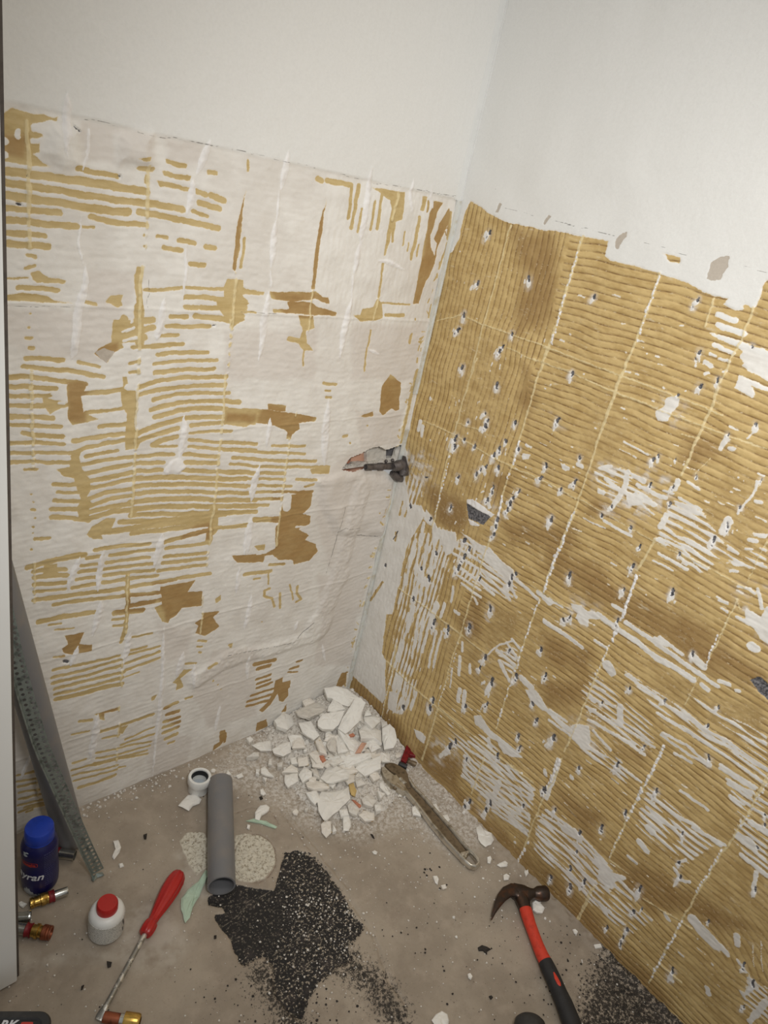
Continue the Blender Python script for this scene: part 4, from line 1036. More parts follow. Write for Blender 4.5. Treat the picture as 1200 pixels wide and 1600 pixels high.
# ================================================================== THE HOLE
# rough cavity behind the left wall
bm = bmesh.new()
cz = .775
hx0, hx1, hz0, hz1, dp = -.205, .0, .66, .86, .085
def patch(o, a, b, nu, nv, amp, fix=True):
    o, a, b = Vector(o), Vector(a), Vector(b)
    n = a.cross(b).normalized()
    g = [[bm.verts.new(o + a * (i / nu) + b * (j / nv) + n * ((random.random() - .5) * amp if 0 < i < nu and 0 < j < nv else 0)) for j in range(nv + 1)] for i in range(nu + 1)]
    for i in range(nu):
        for j in range(nv):
            bm.faces.new((g[i][j], g[i + 1][j], g[i + 1][j + 1], g[i][j + 1]))
patch((hx0, dp, hz0), (hx1 - hx0, 0, 0), (0, 0, hz1 - hz0), 14, 12, .012)
patch((hx0, .001, hz0), (hx1 - hx0, 0, 0), (0, dp, 0), 14, 6, .008)
patch((hx0, .001, hz1), (hx1 - hx0, 0, 0), (0, dp, 0), 14, 6, .008)
patch((hx0, .001, hz0), (0, dp, 0), (0, 0, hz1 - hz0), 6, 12, .006)
patch((.012, .001, hz0), (0, dp, 0), (0, 0, hz1 - hz0), 6, 12, .004)
mesh_obj('cavity', bm, M['rubble'], WALL_L, smooth=False, label='rough hollow behind the plaster')


def hull(name, pts, mat, parent=None, jitter=0, cuts=1, label=None):
    bm = bmesh.new()
    for p in pts: bm.verts.new(p)
    r = bmesh.ops.convex_hull(bm, input=bm.verts)
    for v in [v for v in bm.verts if not v.link_faces]: bm.verts.remove(v)
    if jitter:
        bmesh.ops.subdivide_edges(bm, edges=bm.edges, cuts=cuts, use_grid_fill=True)
        for v in bm.verts: v.co += Vector([(random.random() - .5) * jitter for _ in range(3)])
    return mesh_obj(name, bm, mat, parent, smooth=False, label=label)


def slabL(name, pix, y0, y1, mat, parent=None, **k):
    """a lump whose visible outline was traced, sitting between depths y0 and y1 behind/before the left wall"""
    pts = []
    for p in pix:
        a = LW(*p, y0); b = LW(*p, y1)
        pts += [Vector(a), Vector((a[0] + (b[0] - a[0]) * .0, y1, a[2]))]
    return hull(name, pts, mat, parent, **k)


# brick seen in the hole, lump of white plaster, grey slab deep in the hole
slabL('brick', [np.array(p) / 3 + L4[0] for p in ((578, 535), (598, 465), (640, 445), (668, 425), (668, 500), (640, 535))], .030, .075, M['brickp'], WALL_L, jitter=.003, label='pale red brick inside the hole')
slabL('brick', [np.array(p) / 3 + L4[0] for p in ((545, 540), (585, 480), (592, 540))], .026, .06, M['brick'], WALL_L, jitter=.003)
slabL('plaster_lump', [np.array(p) / 3 + L4[0] for p in ((665, 505), (668, 440), (690, 415), (730, 405), (760, 425), (752, 470), (765, 500))], .022, .07, M['plaster2'], WALL_L, jitter=.004)
slabL('grey_slab', [np.array(p) / 3 + L4[0] for p in ((752, 490), (750, 430), (820, 405), (845, 405), (840, 500))], .030, .05, M['paint_grey'], WALL_L, jitter=.002)
slabL('plaster_lump', [np.array(p) / 3 + L4[0] for p in ((800, 490), (815, 440), (835, 415), (842, 450), (835, 500))], .004, .02, M['plaster2'], WALL_L, jitter=.003)

# shut-off stub with its wall elbow
A = LW(*(np.array([664, 510]) / 3 + L4[0]), -.006); B = LW(*(np.array([770, 506]) / 3 + L4[0]), -.006)
Cc = LW(*(np.array([832, 500]) / 3 + L4[0]), -.014)
v = empty('pipe_stub', tuple(Cc), 'dusty grey metal pipe stub with elbow sticking out of the corner hole', 'pipe fitting')
bm = bmesh.new()
d = (Vector(B) - Vector(A)).normalized()
lathe(bm, A, d, [(.004, .0001), (.004, .0042), (0, .0048), (0, .0066), (.003, .0072), (.034, .0070), (.036, .0084), (.048, .0086), (.05, .007), ((Vector(Cc) - Vector(A)).length, .0085)], 24)
mesh_obj('tube', bm, M['valve'], v)
bm = bmesh.new()
sweep(bm, [Vector(Cc) + Vector(q) for q in ((-.024, 0, -.002), (-.012, -.001, 0), (0, -.002, .002), (.004, -.006, -.008), (.003, -.010, -.020))], [.009, .0125, .0135, .012, .0105], 20)
mesh_obj('elbow', bm, M['valve'], v)
hull('bracket', [Vector(RW(*(np.array(p) / 3 + L4[0]), o)) for p in ((838, 455), (852, 460), (862, 500), (858, 530), (840, 525), (835, 490)) for o in (-.002, -.014)], M['valve'], v)
bm = bmesh.new()
p = Vector(LW(*(np.array([785, 535]) / 3 + L4[0]), -.010)); q = Vector(LW(*(np.array([835, 568]) / 3 + L4[0]), -.014))
sweep(bm, [p, (p + q) / 2 + Vector((0, -.002, -.001)), q], [.0055, .010, .0065], 16)
mesh_obj('plug', bm, M['valve'], v)
for k_, (x, y, r) in enumerate(((760, 482, 9), (790, 478, 9), (812, 545, 11))):
    p = Vector(LW(x / 3 + 350, y / 3 + 560, -.004))
    bm = bmesh.new(); bmesh.ops.create_icosphere(bm, subdivisions=2, radius=r / 3 * .0012)
    for w in bm.verts: w.co = w.co * (1 + random.random() * .25) + p
    mesh_obj('clip', bm, M['valve'], v)

# ================================================================== PIPES AND PROFILE AT THE LEFT
P0 = Vector(F(113, 1317)) + Vector((0, .004, .004))
P1 = Vector(LW(-38, 790, -.029))
dv = (P1 - P0).normalized()
P2 = P0 + dv * .86
t = empty('drain_pipe', tuple(P0), 'long grey plastic drain pipe leaning against the left wall', 'pipe')
bm = bmesh.new()
lathe(bm, P0 + Vector((0, 0, .001)), dv, [(.004, .0222), (0, .0226), (0, .0248), (.86, .0248), (.86, .0222)], 40)
lathe(bm, P0 + dv * .004, dv, [(0, .0222), (.85, .0222)], 40)
mesh_obj('tube', bm, M['pvc'], t)
bm = bmesh.new(); lathe(bm, P0 + dv * .86, dv, [(0, .0249), (.006, .027), (.05, .027), (.052, .0225)], 40)
mesh_obj('socket', bm, M['pvc'], t)

# perforated galvanised strip
pth = [(16, 985, .20), (24, 1022, .20), (45, 1098, .16), (66, 1165, .12), (88, 1215, .09), (112, 1270, .055), (135, 1322, .025), (155, 1364, .002)]
e0 = Vector(F(157, 1367)); e1 = Vector(LW(2, 940, -.075))
ctr = []
for (x, y, h) in pth:
    # nearest point of the viewing ray to the chord e0-e1, so that the strip keeps one straight-ish run
    r = Vector(ray(x, y)).normalized(); c0 = Vector(CAM_C); u = (e1 - e0).normalized(); w0 = c0 - e0
    a_, b_, d_, e_ = 1.0, r.dot(u), r.dot(w0), u.dot(w0)
    s_ = (b_ * e_ - d_) / (1 - b_ * b_)
    ctr.append(c0 + r * s_)
ext = ctr[0] + (ctr[0] - ctr[1]) * 6
ctr = [ext] + ctr
strip_ctr = ctr
t = empty('perforated_strip', tuple(e0), 'galvanised perforated metal strip leaning in front of the long grey pipe', 'metal strip')
t_h = .0245
bm = bmesh.new()
# resample
L_ = [0]
for a, b in zip(ctr[:-1], ctr[1:]): L_.append(L_[-1] + (b - a).length)
def at(s):
    s = min(max(s, 0), L_[-1] - 1e-6)
    for i in range(len(L_) - 1):
        if s <= L_[i + 1]:
            f = (s - L_[i]) / (L_[i + 1] - L_[i]); return ctr[i].lerp(ctr[i + 1], f)
cell = .0098
n = int(L_[-1] / cell)
view = (Vector(CAM_C) - ctr[4]).normalized()
def frame_at(s):
    d = (at(s + .01) - at(s - .01)).normalized()
    side = d.cross(Vector((-.25, -.85, .45)).normalized()).normalized()
    if side.x < 0: side = -side
    return d, side
for i in range(n):
    s0, s1 = i * cell, (i + 1) * cell
    for row in (0, 1):
        off = (-.0095 + row * .0095, row * .0095)
        def pt(a, b):      # a along 0..1, b across 0..1
            s = s0 + (a + .5 * row * 0) * cell
            d, sd = frame_at(s)
            return at(s) + sd * (off[0] + (off[1] - off[0]) * b)
        sq = [(0, 0), (.5, 0), (1, 0), (1, .5), (1, 1), (.5, 1), (0, 1), (0, .5)]
        ov = [bm.verts.new(pt(*q)) for q in sq]
        iv = [bm.verts.new(pt(.5 + .30 * math.cos(math.pi * (1.25 + .25 * k)) , .5 + .30 * math.sin(math.pi * (1.25 + .25 * k)))) for k in range(8)]
        iv = [iv[0]] + iv[1:]
        # order both rings by angle
        def ang(v, c0): return v
        sq_a = [math.atan2(q[1] - .5, q[0] - .5) for q in sq]
        iv_a = [math.atan2(math.sin(math.pi * (1.25 + .25 * k)), math.cos(math.pi * (1.25 + .25 * k))) for k in range(8)]
        so = [x for _, x in sorted(zip(sq_a, range(8)))]; si = [x for _, x in sorted(zip(iv_a, range(8)))]
        for k in range(8):
            bm.faces.new((ov[so[k]], ov[so[(k + 1) % 8]], iv[si[(k + 1) % 8]], iv[si[k]]))
bmesh.ops.remove_doubles(bm, verts=bm.verts, dist=.0002)
o = mesh_obj('perforated_flange', bm, M['galv'], t, smooth=False)
md = o.modifiers.new('thickness', 'SOLIDIFY'); md.thickness = .0009
bm = bmesh.new()
for s0 in [-1]:
    ps = [i * .03 for i in range(int(L_[-1] / .03) + 1)] + [L_[-1]]
    rows = []
    for s in ps:
        d, sd = frame_at(s); p = at(s); nrm = sd.cross(d).normalized()
        if nrm.dot(view) < 0: nrm = -nrm
        rows.append([bm.verts.new(p + sd * x + nrm * y) for x, y in ((-.0095, 0), (-.0105, .0035), (-.0125, .004), (-.0125, -.004))])
    for a, b in zip(rows[:-1], rows[1:]):
        for k in range(3): bm.faces.new((a[k], a[k + 1], b[k + 1], b[k]))
o = mesh_obj('folded_edge', bm, M['galv'], t, smooth=False)
md = o.modifiers.new('thickness', 'SOLIDIFY'); md.thickness = .0009
bm = bmesh.new()
pp = [Vector(F(*p, .0015 + .003 * (i % 2))) for i, p in enumerate(((160, 1363), (163, 1368), (152, 1372), (146, 1378), (142, 1375), (150, 1365)))]
bm.faces.new([bm.verts.new(p) for p in pp])
o = mesh_obj('bent_tip', bm, M['galv'], t, smooth=False)
md = o.modifiers.new('thickness', 'SOLIDIFY'); md.thickness = .0009

# short pipe lying on the floor
N0 = Vector(F(346, 1385, .0245)); N1 = Vector(F(344.5, 1219, .030))
N0.z = .0255; N1.z = .0255
t = empty('drain_pipe', (N0.x, N0.y, 0), 'short grey plastic pipe offcut lying on the floor', 'pipe')
d = (N1 - N0)
bm = bmesh.new()
lathe(bm, N0, d, [(.02, .0217), (0, .0221), (0, .0248), (d.length, .0248), (d.length, .0221), (.02, .0217)], 48)
mesh_obj('tube', bm, M['pvc'], t)
t.location.z = 0

# white slip coupling standing on the floor
c0 = Vector(F(310, 1233)); 
t = empty('pipe_coupling', tuple(c0), 'white plastic pipe coupling standing beside the short grey pipe', 'pipe fitting')
bm = bmesh.new()
lathe(bm, c0, (0, 0, 1), [(0, .017), (0, .0205), (.018, .0205), (.021, .0228), (.023, .0238), (.034, .0238), (.0375, .0225), (.0375, .0175), (.034, .017), (.004, .0168), (0, .017)], 48)
mesh_obj('collar', bm, M['white'], t)
bm = bmesh.new()
lathe(bm, c0, (0, 0, 1), [(.024, .0174), (.0345, .0174), (.0350, .0160), (.031, .0150), (.024, .0152)], 48)
mesh_obj('gasket', bm, M['blackr'], t)
bm = bmesh.new()
lathe(bm, c0, (0, 0, 1), [(.010, 0), (.010, .0166)], 48)
mesh_obj('stop', bm, M['milky'], t)


# ================================================================== BOTTLES
def text_mesh(body, size, bold=0.0, shear=0.0):
    cu = bpy.data.curves.new('lettering', 'FONT')
    cu.body = body; cu.size = size; cu.offset = bold; cu.shear = shear
    cu.extrude = .0; cu.resolution_u = 3
    cu.align_x = 'CENTER'; cu.align_y = 'CENTER'
    o = bpy.data.objects.new('lettering', cu)
    COL.objects.link(o)
    me = bpy.data.meshes.new_from_object(o.evaluated_get(bpy.context.evaluated_depsgraph_get()))
    COL.objects.unlink(o); bpy.data.objects.remove(o)
    bm = bmesh.new(); bm.from_mesh(me)
    bmesh.ops.triangulate(bm, faces=bm.faces)
    bmesh.ops.subdivide_edges(bm, edges=[e for e in bm.edges if e.calc_length() > size * .25], cuts=2)
    bpy.data.meshes.remove(me)
    return bm


def wrap(bm, c, a0, z0, rfun, lift=.0005, tw=1.0):
    """x of the flat lettering -> angle around the vertical axis through c, y -> height"""
    for v in bm.verts:
        z = z0 + v.co.y; r = rfun(z) + lift
        a = a0 + v.co.x / r * tw
        v.co = Vector((c[0] + math.cos(a) * r, c[1] + math.sin(a) * r, c[2] + z))
    return bm


c0 = Vector(F(63, 1380)) + Vector((0, 0, .0005))
prof = [(0, .0235), (.003, .0262), (.012, .0285), (.030, .0292), (.055, .0285), (.072, .0272), (.088, .0282), (.101, .0286), (.110, .0270), (.117, .0235), (.121, .0205), (.124, .0200)]
zs, rs_ = [p[0] for p in prof], [p[1] for p in prof]
rf = lambda z: float(np.interp(z, zs, rs_))
t = empty('drink_bottle', tuple(c0), 'small navy plastic drink bottle with bright blue cap', 'bottle')
bm = bmesh.new(); lathe(bm, c0, (0, 0, 1), [(0, 0)] + prof, 56)
mesh_obj('bottle_body', bm, M['milky'], t)
facing = math.atan2(CAM_C[1] - c0[1], CAM_C[0] - c0[0])
bm = bmesh.new()      # shrink label with a torn lower edge
rows = []
for i in range(25):
    row = []
    for k in range(96):
        a = 2 * math.pi * k / 96
        rel = (a - facing + math.pi) % (2 * math.pi) - math.pi
        low = .010 + (.015 * math.exp(-((rel + .75) / .30) ** 2) + .003 * math.sin(k * 2.3)) * (1 if -1.4 < rel < .1 else .2)
        z = low + (.1195 - low) * i / 24
        r = rf(z) + .0004
        row.append(bm.verts.new(c0 + Vector((math.cos(a) * r, math.sin(a) * r, z))))
    rows.append(row)
for a, b in zip(rows[:-1], rows[1:]):
    for k in range(96): bm.faces.new((a[k], a[(k + 1) % 96], b[(k + 1) % 96], b[k]))
lbl = mesh_obj('label', bm, M['navy'], t, label='torn navy label')
bm = bmesh.new()
lathe(bm, c0, (0, 0, 1), [(.1215, .0216), (.1215, .0228), (.1225, .0232), (.1400, .0224), (.1425, .0212), (.1432, .0190), (.1428, 0)], 56)
mesh_obj('cap', bm, M['bcap'], t)
bm = bmesh.new(); lathe(bm, c0, (0, 0, 1), [(.1175, .0218), (.1175, .0229), (.1208, .0229), (.1212, .0218)], 56)
mesh_obj('tamper_ring', bm, M['bcap'], t)
rl = lambda z: rf(z) + .0006
mesh_obj('lettering', wrap(text_mesh('ayran', .0215, .0004, .25), c0, facing - .62, .0540, rl), M['ink'], lbl, smooth=False, label='white script lettering')
# red badge frame + lettering
bm = bmesh.new()
w_, h_, k_ = .0145, .0052, .0009
nn = 28
o_ = []; i_ = []
for k in range(nn):
    a = 2 * math.pi * k / nn
    cx = math.copysign(abs(math.cos(a)) ** .35, math.cos(a)); cy = math.copysign(abs(math.sin(a)) ** .35, math.sin(a))
    o_.append(bm.verts.new((cx * w_, cy * h_, 0))); i_.append(bm.verts.new((cx * (w_ - k_), cy * (h_ - k_), 0)))
for k in range(nn): bm.faces.new((o_[k], o_[(k + 1) % nn], i_[(k + 1) % nn], i_[k]))
mesh_obj('badge', wrap(bm, c0, facing - .62, .0840, rl), M['redink'], lbl, smooth=False, label='red badge on the label')
bm = text_mesh('megle', .0095, .0003)
mesh_obj('lettering', wrap(bm, c0, facing - .62, .0842, rl, .0007), M['redink'], lbl, smooth=False)
bm = bmesh.new()      # little emblem of light cloud shapes
for (x, y, rx, ry) in ((-.003, .002, .0034, .0016), (.0015, .0035, .0030, .0013), (-.001, -.002, .0042, .0020), (-.0035, 0, .0016, .0035)):
    bm.faces.new([bm.verts.new((x + rx * math.cos(q * .524), y + ry * math.sin(q * .524), 0)) for q in range(12)])
mesh_obj('emblem', wrap(bm, c0, facing - .78, .1060, rl), M['inkg'] if False else M['milky'], lbl, smooth=False, label='pale emblem on the label')
bm = bmesh.new()      # small print on the right-hand side
for j in range(17):
    x = 0
    while x < .026:
        l = .001 + random.random() * .0032
        y = -j * .0046
        bm.faces.new([bm.verts.new(q) for q in ((x, y, 0), (x + l, y, 0), (x + l, y + .0016, 0), (x, y + .0016, 0))])
        x += l + .0010
mesh_obj('small_print', wrap(bm, c0, facing + .22, .104, rl), M['inkg'], lbl, smooth=False, label='faint grey small print')

c0 = Vector(F(166, 1452)) + Vector((0, 0, .0005))
t = empty('glue_bottle', tuple(c0), 'small white plastic bottle with round red screw cap', 'bottle')
facing = math.atan2(CAM_C[1] - c0[1], CAM_C[0] - c0[0])
bm = bmesh.new()
lathe(bm, c0, (0, 0, 1), [(0, 0), (0, .0262), (.002, .0275), (.044, .0275), (.049, .0262), (.052, .0235), (.054, .0200), (.0545, .0150)], 56)
mesh_obj('bottle_body', bm, M['white'], t)
bm = bmesh.new(); lathe(bm, c0, (0, 0, 1), [(.0035, .0279), (.004, .0284), (.042, .0282), (.0425, .0276)], 56)
lbl = mesh_obj('label', bm, M['pwhite'], t, label='white label full of tiny print')
bm = bmesh.new()
for (x, y, w_, h_) in ((0, .008, .0022, .010), (0, -.010, .0022, .009), (.0035, -.001, .0014, .010)):
    bm.faces.new([bm.verts.new(q) for q in ((x, y, 0), (x + w_, y, 0), (x + w_, y + h_, 0), (x, y + h_, 0))])
mesh_obj('mark', wrap(bm, c0, facing + 1.05, .022, lambda z: .0284), M['blackp'], lbl, smooth=False, label='black mark on the label')
bm = bmesh.new()
lathe(bm, c0, (0, 0, 1), [(.0540, .0150), (.0540, .0168), (.0660, .0166), (.0695, .0150), (.0705, 0)], 48)
mesh_obj('cap', bm, M['red'], t)


# ================================================================== FITTINGS
def fitting(name, a, b, z, segs, label, cat='pipe fitting', group=None):
    """segs: list of (part name, material, [(fraction, radius mm)...])"""
    A = Vector(F(*a, z)); B = Vector(F(*b, z)); d = B - A; L = d.length
    t = empty(name, (A.x, A.y, 0), label, cat, group)
    for nm, mt, pr in segs:
        bm = bmesh.new(); lathe(bm, A, d, [(f * L, r / 1000) for f, r in pr], 32)
        mesh_obj(nm, bm, mt, t)
    return t


fitting('press_fitting', (47, 1412), (106, 1392), .0105, [
    ('thread', M['brass'], [(0, 6), (0, 8.4), (.06, 9), (.10, 7.8), (.14, 8.4), (.18, 7.8), (.22, 8.6), (.27, 8)]),
    ('hexagon', M['brass'], [(.27, 8), (.28, 10), (.40, 10), (.42, 9.2), (.48, 9.2), (.49, 7)]),
    ('ring', M['redm'], [(.48, 7), (.49, 10.3), (.53, 9.2), (.58, 9.4), (.64, 10.4), (.65, 7)]),
    ('sleeve', M['steel'], [(.64, 6), (.645, 7.4), (.97, 7.4), (1, 7.0), (1, 6.2), (.7, 6)])], 'brass press fitting with red ring and bright steel sleeve below the blue-capped bottle')
fitting('press_fitting', (8, 1448), (80, 1458), .0115, [
    ('sleeve', M['steel'], [(0, 7), (0, 8.6), (.44, 8.8), (.45, 7)]),
    ('ring', M['redm'], [(.44, 8), (.46, 11.2), (.50, 9.6), (.54, 9.8), (.57, 11.0), (.58, 8)]),
    ('hexagon', M['brass'], [(.58, 8), (.59, 9.4), (.66, 9.4), (.67, 11.3), (.73, 11.3), (.74, 9.0), (.80, 9.2), (.81, 8)]),
    ('thread', M['copper'], [(.80, 8), (.82, 11.4), (.90, 11.4), (.91, 10.6), (.93, 11.3), (.95, 10.6), (.97, 11.2), (1, 10.8), (1, 8), (.9, 7)])], 'press fitting with brass rings and red collar half behind the door')
fitting('steel_sleeve', (0, 1437), (48, 1432), .0095, [
    ('tube', M['steel'], [(0, 7.4), (0, 8.4), (.92, 8.4), (.95, 9.3), (1, 9.0), (1, 8.0), (.5, 7.6)])], 'loose steel sleeve with flared rim just above the brass-ringed fitting')
fitting('press_fitting', (72, 1330), (117, 1337), .0105, [
    ('ring', M['redm'], [(0, 6), (.02, 9.6), (.2, 9.4), (.30, 10), (.46, 9.8), (.47, 7)]),
    ('sleeve', M['steel'], [(.46, 7), (.47, 8.6), (.96, 8.8), (1, 9.6), (1, 8.4), (.6, 8)])], 'steel sleeve with red ring lying behind the navy bottle')
fitting('copper_fitting', (162, 1589), (219, 1597), .0100, [
    ('tube', M['copper'], [(0, 5.5), (0, 7.4), (.08, 8.0), (.44, 7.6), (.46, 5)]),
    ('collar', M['steel'], [(.44, 5), (.45, 8.0), (.55, 8.4), (.56, 6)]),
    ('nut', M['brass'], [(.54, 6), (.56, 11.2), (.92, 11.2), (.98, 10.0), (1, 7)])], 'corroded copper and brass fitting at the screwdriver tip')

# ================================================================== SCREWDRIVER
hz = .0150
hp = [Vector(F(x / 3, y / 3 + 1200, hz)) for x, y in ((845, 488), (832, 515), (810, 550), (780, 598), (748, 650), (722, 698), (708, 722), (700, 740), (688, 765), (678, 782))]
tip = Vector(F(154, 1594, .0035)); neck = hp[-1].copy()
t = empty('screwdriver', (hp[4].x, hp[4].y, 0), 'screwdriver with red plastic handle and plaster-smeared flat blade', 'screwdriver')
bm = bmesh.new()
ax = (hp[-1] - hp[0]).normalized(); L = (hp[-1] - hp[0]).length
pr = [(0, .0045), (.02, .0085), (.07, .0118), (.16, .0142), (.30, .0146), (.45, .0130), (.60, .0104), (.73, .0078), (.80, .0074), (.83, .0098), (.88, .0106), (.94, .0104), (.98, .0096), (1.0, .0075)]
sweep(bm, [hp[0] + ax * (L * f) for f, r in pr], [r * 1.10 for f, r in pr], 48, 8, .05)
mesh_obj('handle', bm, M['red'], t)
bm = bmesh.new()
nk = hp[-1] - ax * .004
ax2 = (tip - nk).normalized(); L2_ = (tip - nk).length
sweep(bm, [nk, nk + ax2 * L2_ * .84, nk + ax2 * L2_ * .90, nk + ax2 * L2_ * .96, tip], [.0043, .0043, (.0062, .0038), (.0070, .0024), (.0056, .0012)], 24)
mesh_obj('blade', bm, M['shaft'], t)

# ================================================================== HAMMER
def H3(x, y, z=.016): return Vector(F(740 + x / 6, 1350 + y / 6, z))
t = empty('claw_hammer', tuple(H3(480, 300, 0)), 'claw hammer with rusty head and red and black handle', 'hammer')
bm = bmesh.new()
sweep(bm, [H3(355, 232), H3(395, 255), H3(440, 275), H3(480, 285), H3(510, 285), H3(540, 283), H3(560, 282)],
      [(.0125, .011), (.016, .012), (.0185, .0125), (.0185, .0125), (.0150, .012), (.0105, .0115), (.0095, .011)], 28)
mesh_obj('head', bm, M['iron'], t)
bm = bmesh.new()
a = H3(545, 282); b = H3(706, 272)
lathe(bm, a, b - a, [(0, .0090), (.004, .0093), (.010, .0115), (.014, .0135), (.030, .0142), (.033, .0132), ((b - a).length, 0)], 32)
mesh_obj('striking_face', bm, M['iron'], t)
for dz in (.0062, -.0062):
    bm = bmesh.new()
    pts = [H3(168, 522, .012 + dz * .5), H3(190, 455, .014 + dz * .6), H3(222, 385, .016 + dz * .8), H3(262, 315, .016 + dz), H3(312, 262, .016 + dz), H3(370, 240, .016 + dz), H3(420, 255, .016 + dz)]
    sweep(bm, pts, [(.0012, .0012), (.0034, .0024), (.0062, .0038), (.0092, .0048), (.0115, .0052), (.0135, .0052), (.015, .0052)], 20)
    mesh_obj('claw', bm, M['iron'], t)
bm = bmesh.new()
sweep(bm, [H3(440, 300), H3(462, 350), H3(480, 400), H3(487, 425)], [(.0135, .0125), (.0135, .0120), (.0125, .0115), (.0118, .011)], 24)
mesh_obj('socket', bm, M['iron'], t)
bm = bmesh.new()
sweep(bm, [H3(x, y) for x, y in ((484, 415), (500, 470), (528, 560), (565, 660), (602, 760), (640, 850), (678, 925), (684, 940))], [(.0118, .0105), (.0122, .011), (.0112, .0105), (.0108, .0102), (.0110, .0105), (.0116, .011), (.0122, .0112), (.0122, .0112)], 28)
mesh_obj('handle', bm, M['redh'], t, label='scuffed red handle')
bm = bmesh.new()
gp = [(672, 915), (700, 975), (745, 1070), (800, 1200), (850, 1310), (900, 1440), (945, 1560), (985, 1700), (1020, 1830)]
sweep(bm, [H3(x, y, .0165) for x, y in gp], [(.0125, .0118), (.0136, .0125), (.0138, .0128), (.0140, .013), (.0148, .0135), (.0158, .0138), (.0160, .014), (.0155, .0135), (.012, .010)], 28)
mesh_obj('grip', bm, M['blackr'], t)
bm = bmesh.new()
sweep(bm, [H3(752, 1015, .0288), H3(775, 1070, .0292), H3(800, 1120, .0292), H3(818, 1155, .0284)], [(.0012, .0006), (.0036, .0016), (.0036, .0016), (.0010, .0006)], 16)
mesh_obj('grip_inlay', bm, M['redh'], t)

# ================================================================== ADJUSTABLE WRENCH
def W3(x, y, z=.010): return Vector(F(580 + x / 6, 1130 + y / 6, z))
t = empty('adjustable_wrench', tuple(W3(300, 560, 0)), 'long dusty chrome adjustable wrench lying beside the rubble heap', 'wrench')
zt = .014
bm = bmesh.new()
prism(bm, [W3(x, y, zt) for x, y in ((300, 610), (375, 590), (480, 700), (620, 860), (770, 1035), (890, 1190), (915, 1225), (880, 1275), (840, 1255), (700, 1100), (560, 930), (420, 750))], .006, .0125, .001)
mesh_obj('web', bm, M['chromed'], t)
bm = bmesh.new()
loop = [(190, 545), (250, 590), (330, 655), (420, 760), (560, 945), (700, 1115), (860, 1285), (930, 1345), (975, 1352), (1003, 1325), (1000, 1290), (960, 1240), (880, 1165), (760, 1010), (620, 850), (480, 690), (400, 610), (365, 555), (350, 520)]
sweep(bm, [W3(x, y, .0095) for x, y in loop], [(.0044, .006)] + [(.0044, .0078)] * (len(loop) - 2) + [(.0042, .0055)], 14)
mesh_obj('rail', bm, M['chrome'], t, label='polished raised rim of the handle')
bm = bmesh.new()
sweep(bm, [W3(880, 1225, .0095), W3(868, 1262, .0095)], [(.005, .0058)] * 2, 12)
sweep(bm, [W3(835, 1235, .0095), W3(905, 1215, .0095)], [(.004, .0058)] * 2, 12)
mesh_obj('eye_bridge', bm, M['chrome'], t)
bm = bmesh.new()
prism(bm, [W3(x, y, .0155) for x, y in ((92, 445), (98, 415), (118, 405), (165, 450), (215, 485), (240, 480), (250, 500), (300, 560), (330, 600), (350, 640), (300, 640), (240, 600), (190, 575), (150, 535), (110, 490))], .001, .0165, .0015)
mesh_obj('fixed_jaw', bm, M['chrome'], t)
bm = bmesh.new()
prism(bm, [W3(x, y, .0150) for x, y in ((128, 382), (150, 365), (215, 372), (262, 395), (320, 430), (345, 475), (352, 530), (375, 600), (340, 610), (300, 575), (270, 530), (240, 490), (225, 470), (185, 450), (145, 415))], .001, .0155, .0015)
mesh_obj('movable_jaw', bm, M['chromed'], t)
bm = bmesh.new()
a = W3(268, 520, .0135); b = W3(318, 575, .0135); d = b - a
lathe(bm, a, d, [(0, 0), (0, .005)] + [(d.length * (k + .5) / 12, .0062 if k % 2 else .0050) for k in range(12)] + [(d.length, .005), (d.length, 0)], 24)
mesh_obj('worm_screw', bm, M['chrome'], t)
bm = bmesh.new()
a = W3(225, 602, .010)
bmesh.ops.create_icosphere(bm, subdivisions=2, radius=.006, matrix=Matrix.Translation(a))
mesh_obj('pivot', bm, M['chromed'], t)

# ================================================================== SMALL RED PIPE CUTTER
def V3(x, y, z=.012): return Vector(F(600 + x / 15, 1140 + y / 15, z))
t = empty('pipe_cutter', tuple(V3(520, 600, 0)), 'small dark red metal pipe cutter with black knobs between wrench head and wall', 'tool')
bm = bmesh.new()
prism(bm, [V3(x, y, .016) for x, y in ((400, 700), (545, 320), (655, 375), (640, 430), (600, 590), (520, 780))], .003, .017, .001)
mesh_obj('frame', bm, M['redm'], t)
bm = bmesh.new()
prism(bm, [V3(x, y, .014) for x, y in ((600, 440), (700, 425), (830, 440), (825, 520), (740, 610), (600, 580))], .004, .014, .001)
mesh_obj('arm', bm, M['redm'], t)
bm = bmesh.new(); a = V3(345, 800, .010); b = V3(535, 880, .010); lathe(bm, a, b - a, [(0, 0), (0, .0055), (.003, .0065), ((b - a).length, .0062), ((b - a).length, 0)], 20)
mesh_obj('knob', bm, M['blackp'], t)
bm = bmesh.new(); a = V3(540, 720, .008); b = V3(750, 820, .008); lathe(bm, a, b - a, [(0, 0), (0, .0045), (.004, .0062), (.008, .0042), ((b - a).length * .7, .0060), ((b - a).length, .0055), ((b - a).length, 0)], 20)
mesh_obj('roller', bm, M['chromed'], t)
bm = bmesh.new(); a = V3(500, 760, .010); b = V3(430, 830, .010); lathe(bm, a, b - a, [(0, .003), ((b - a).length, .003)], 12)
mesh_obj('spindle', bm, M['blackp'], t)

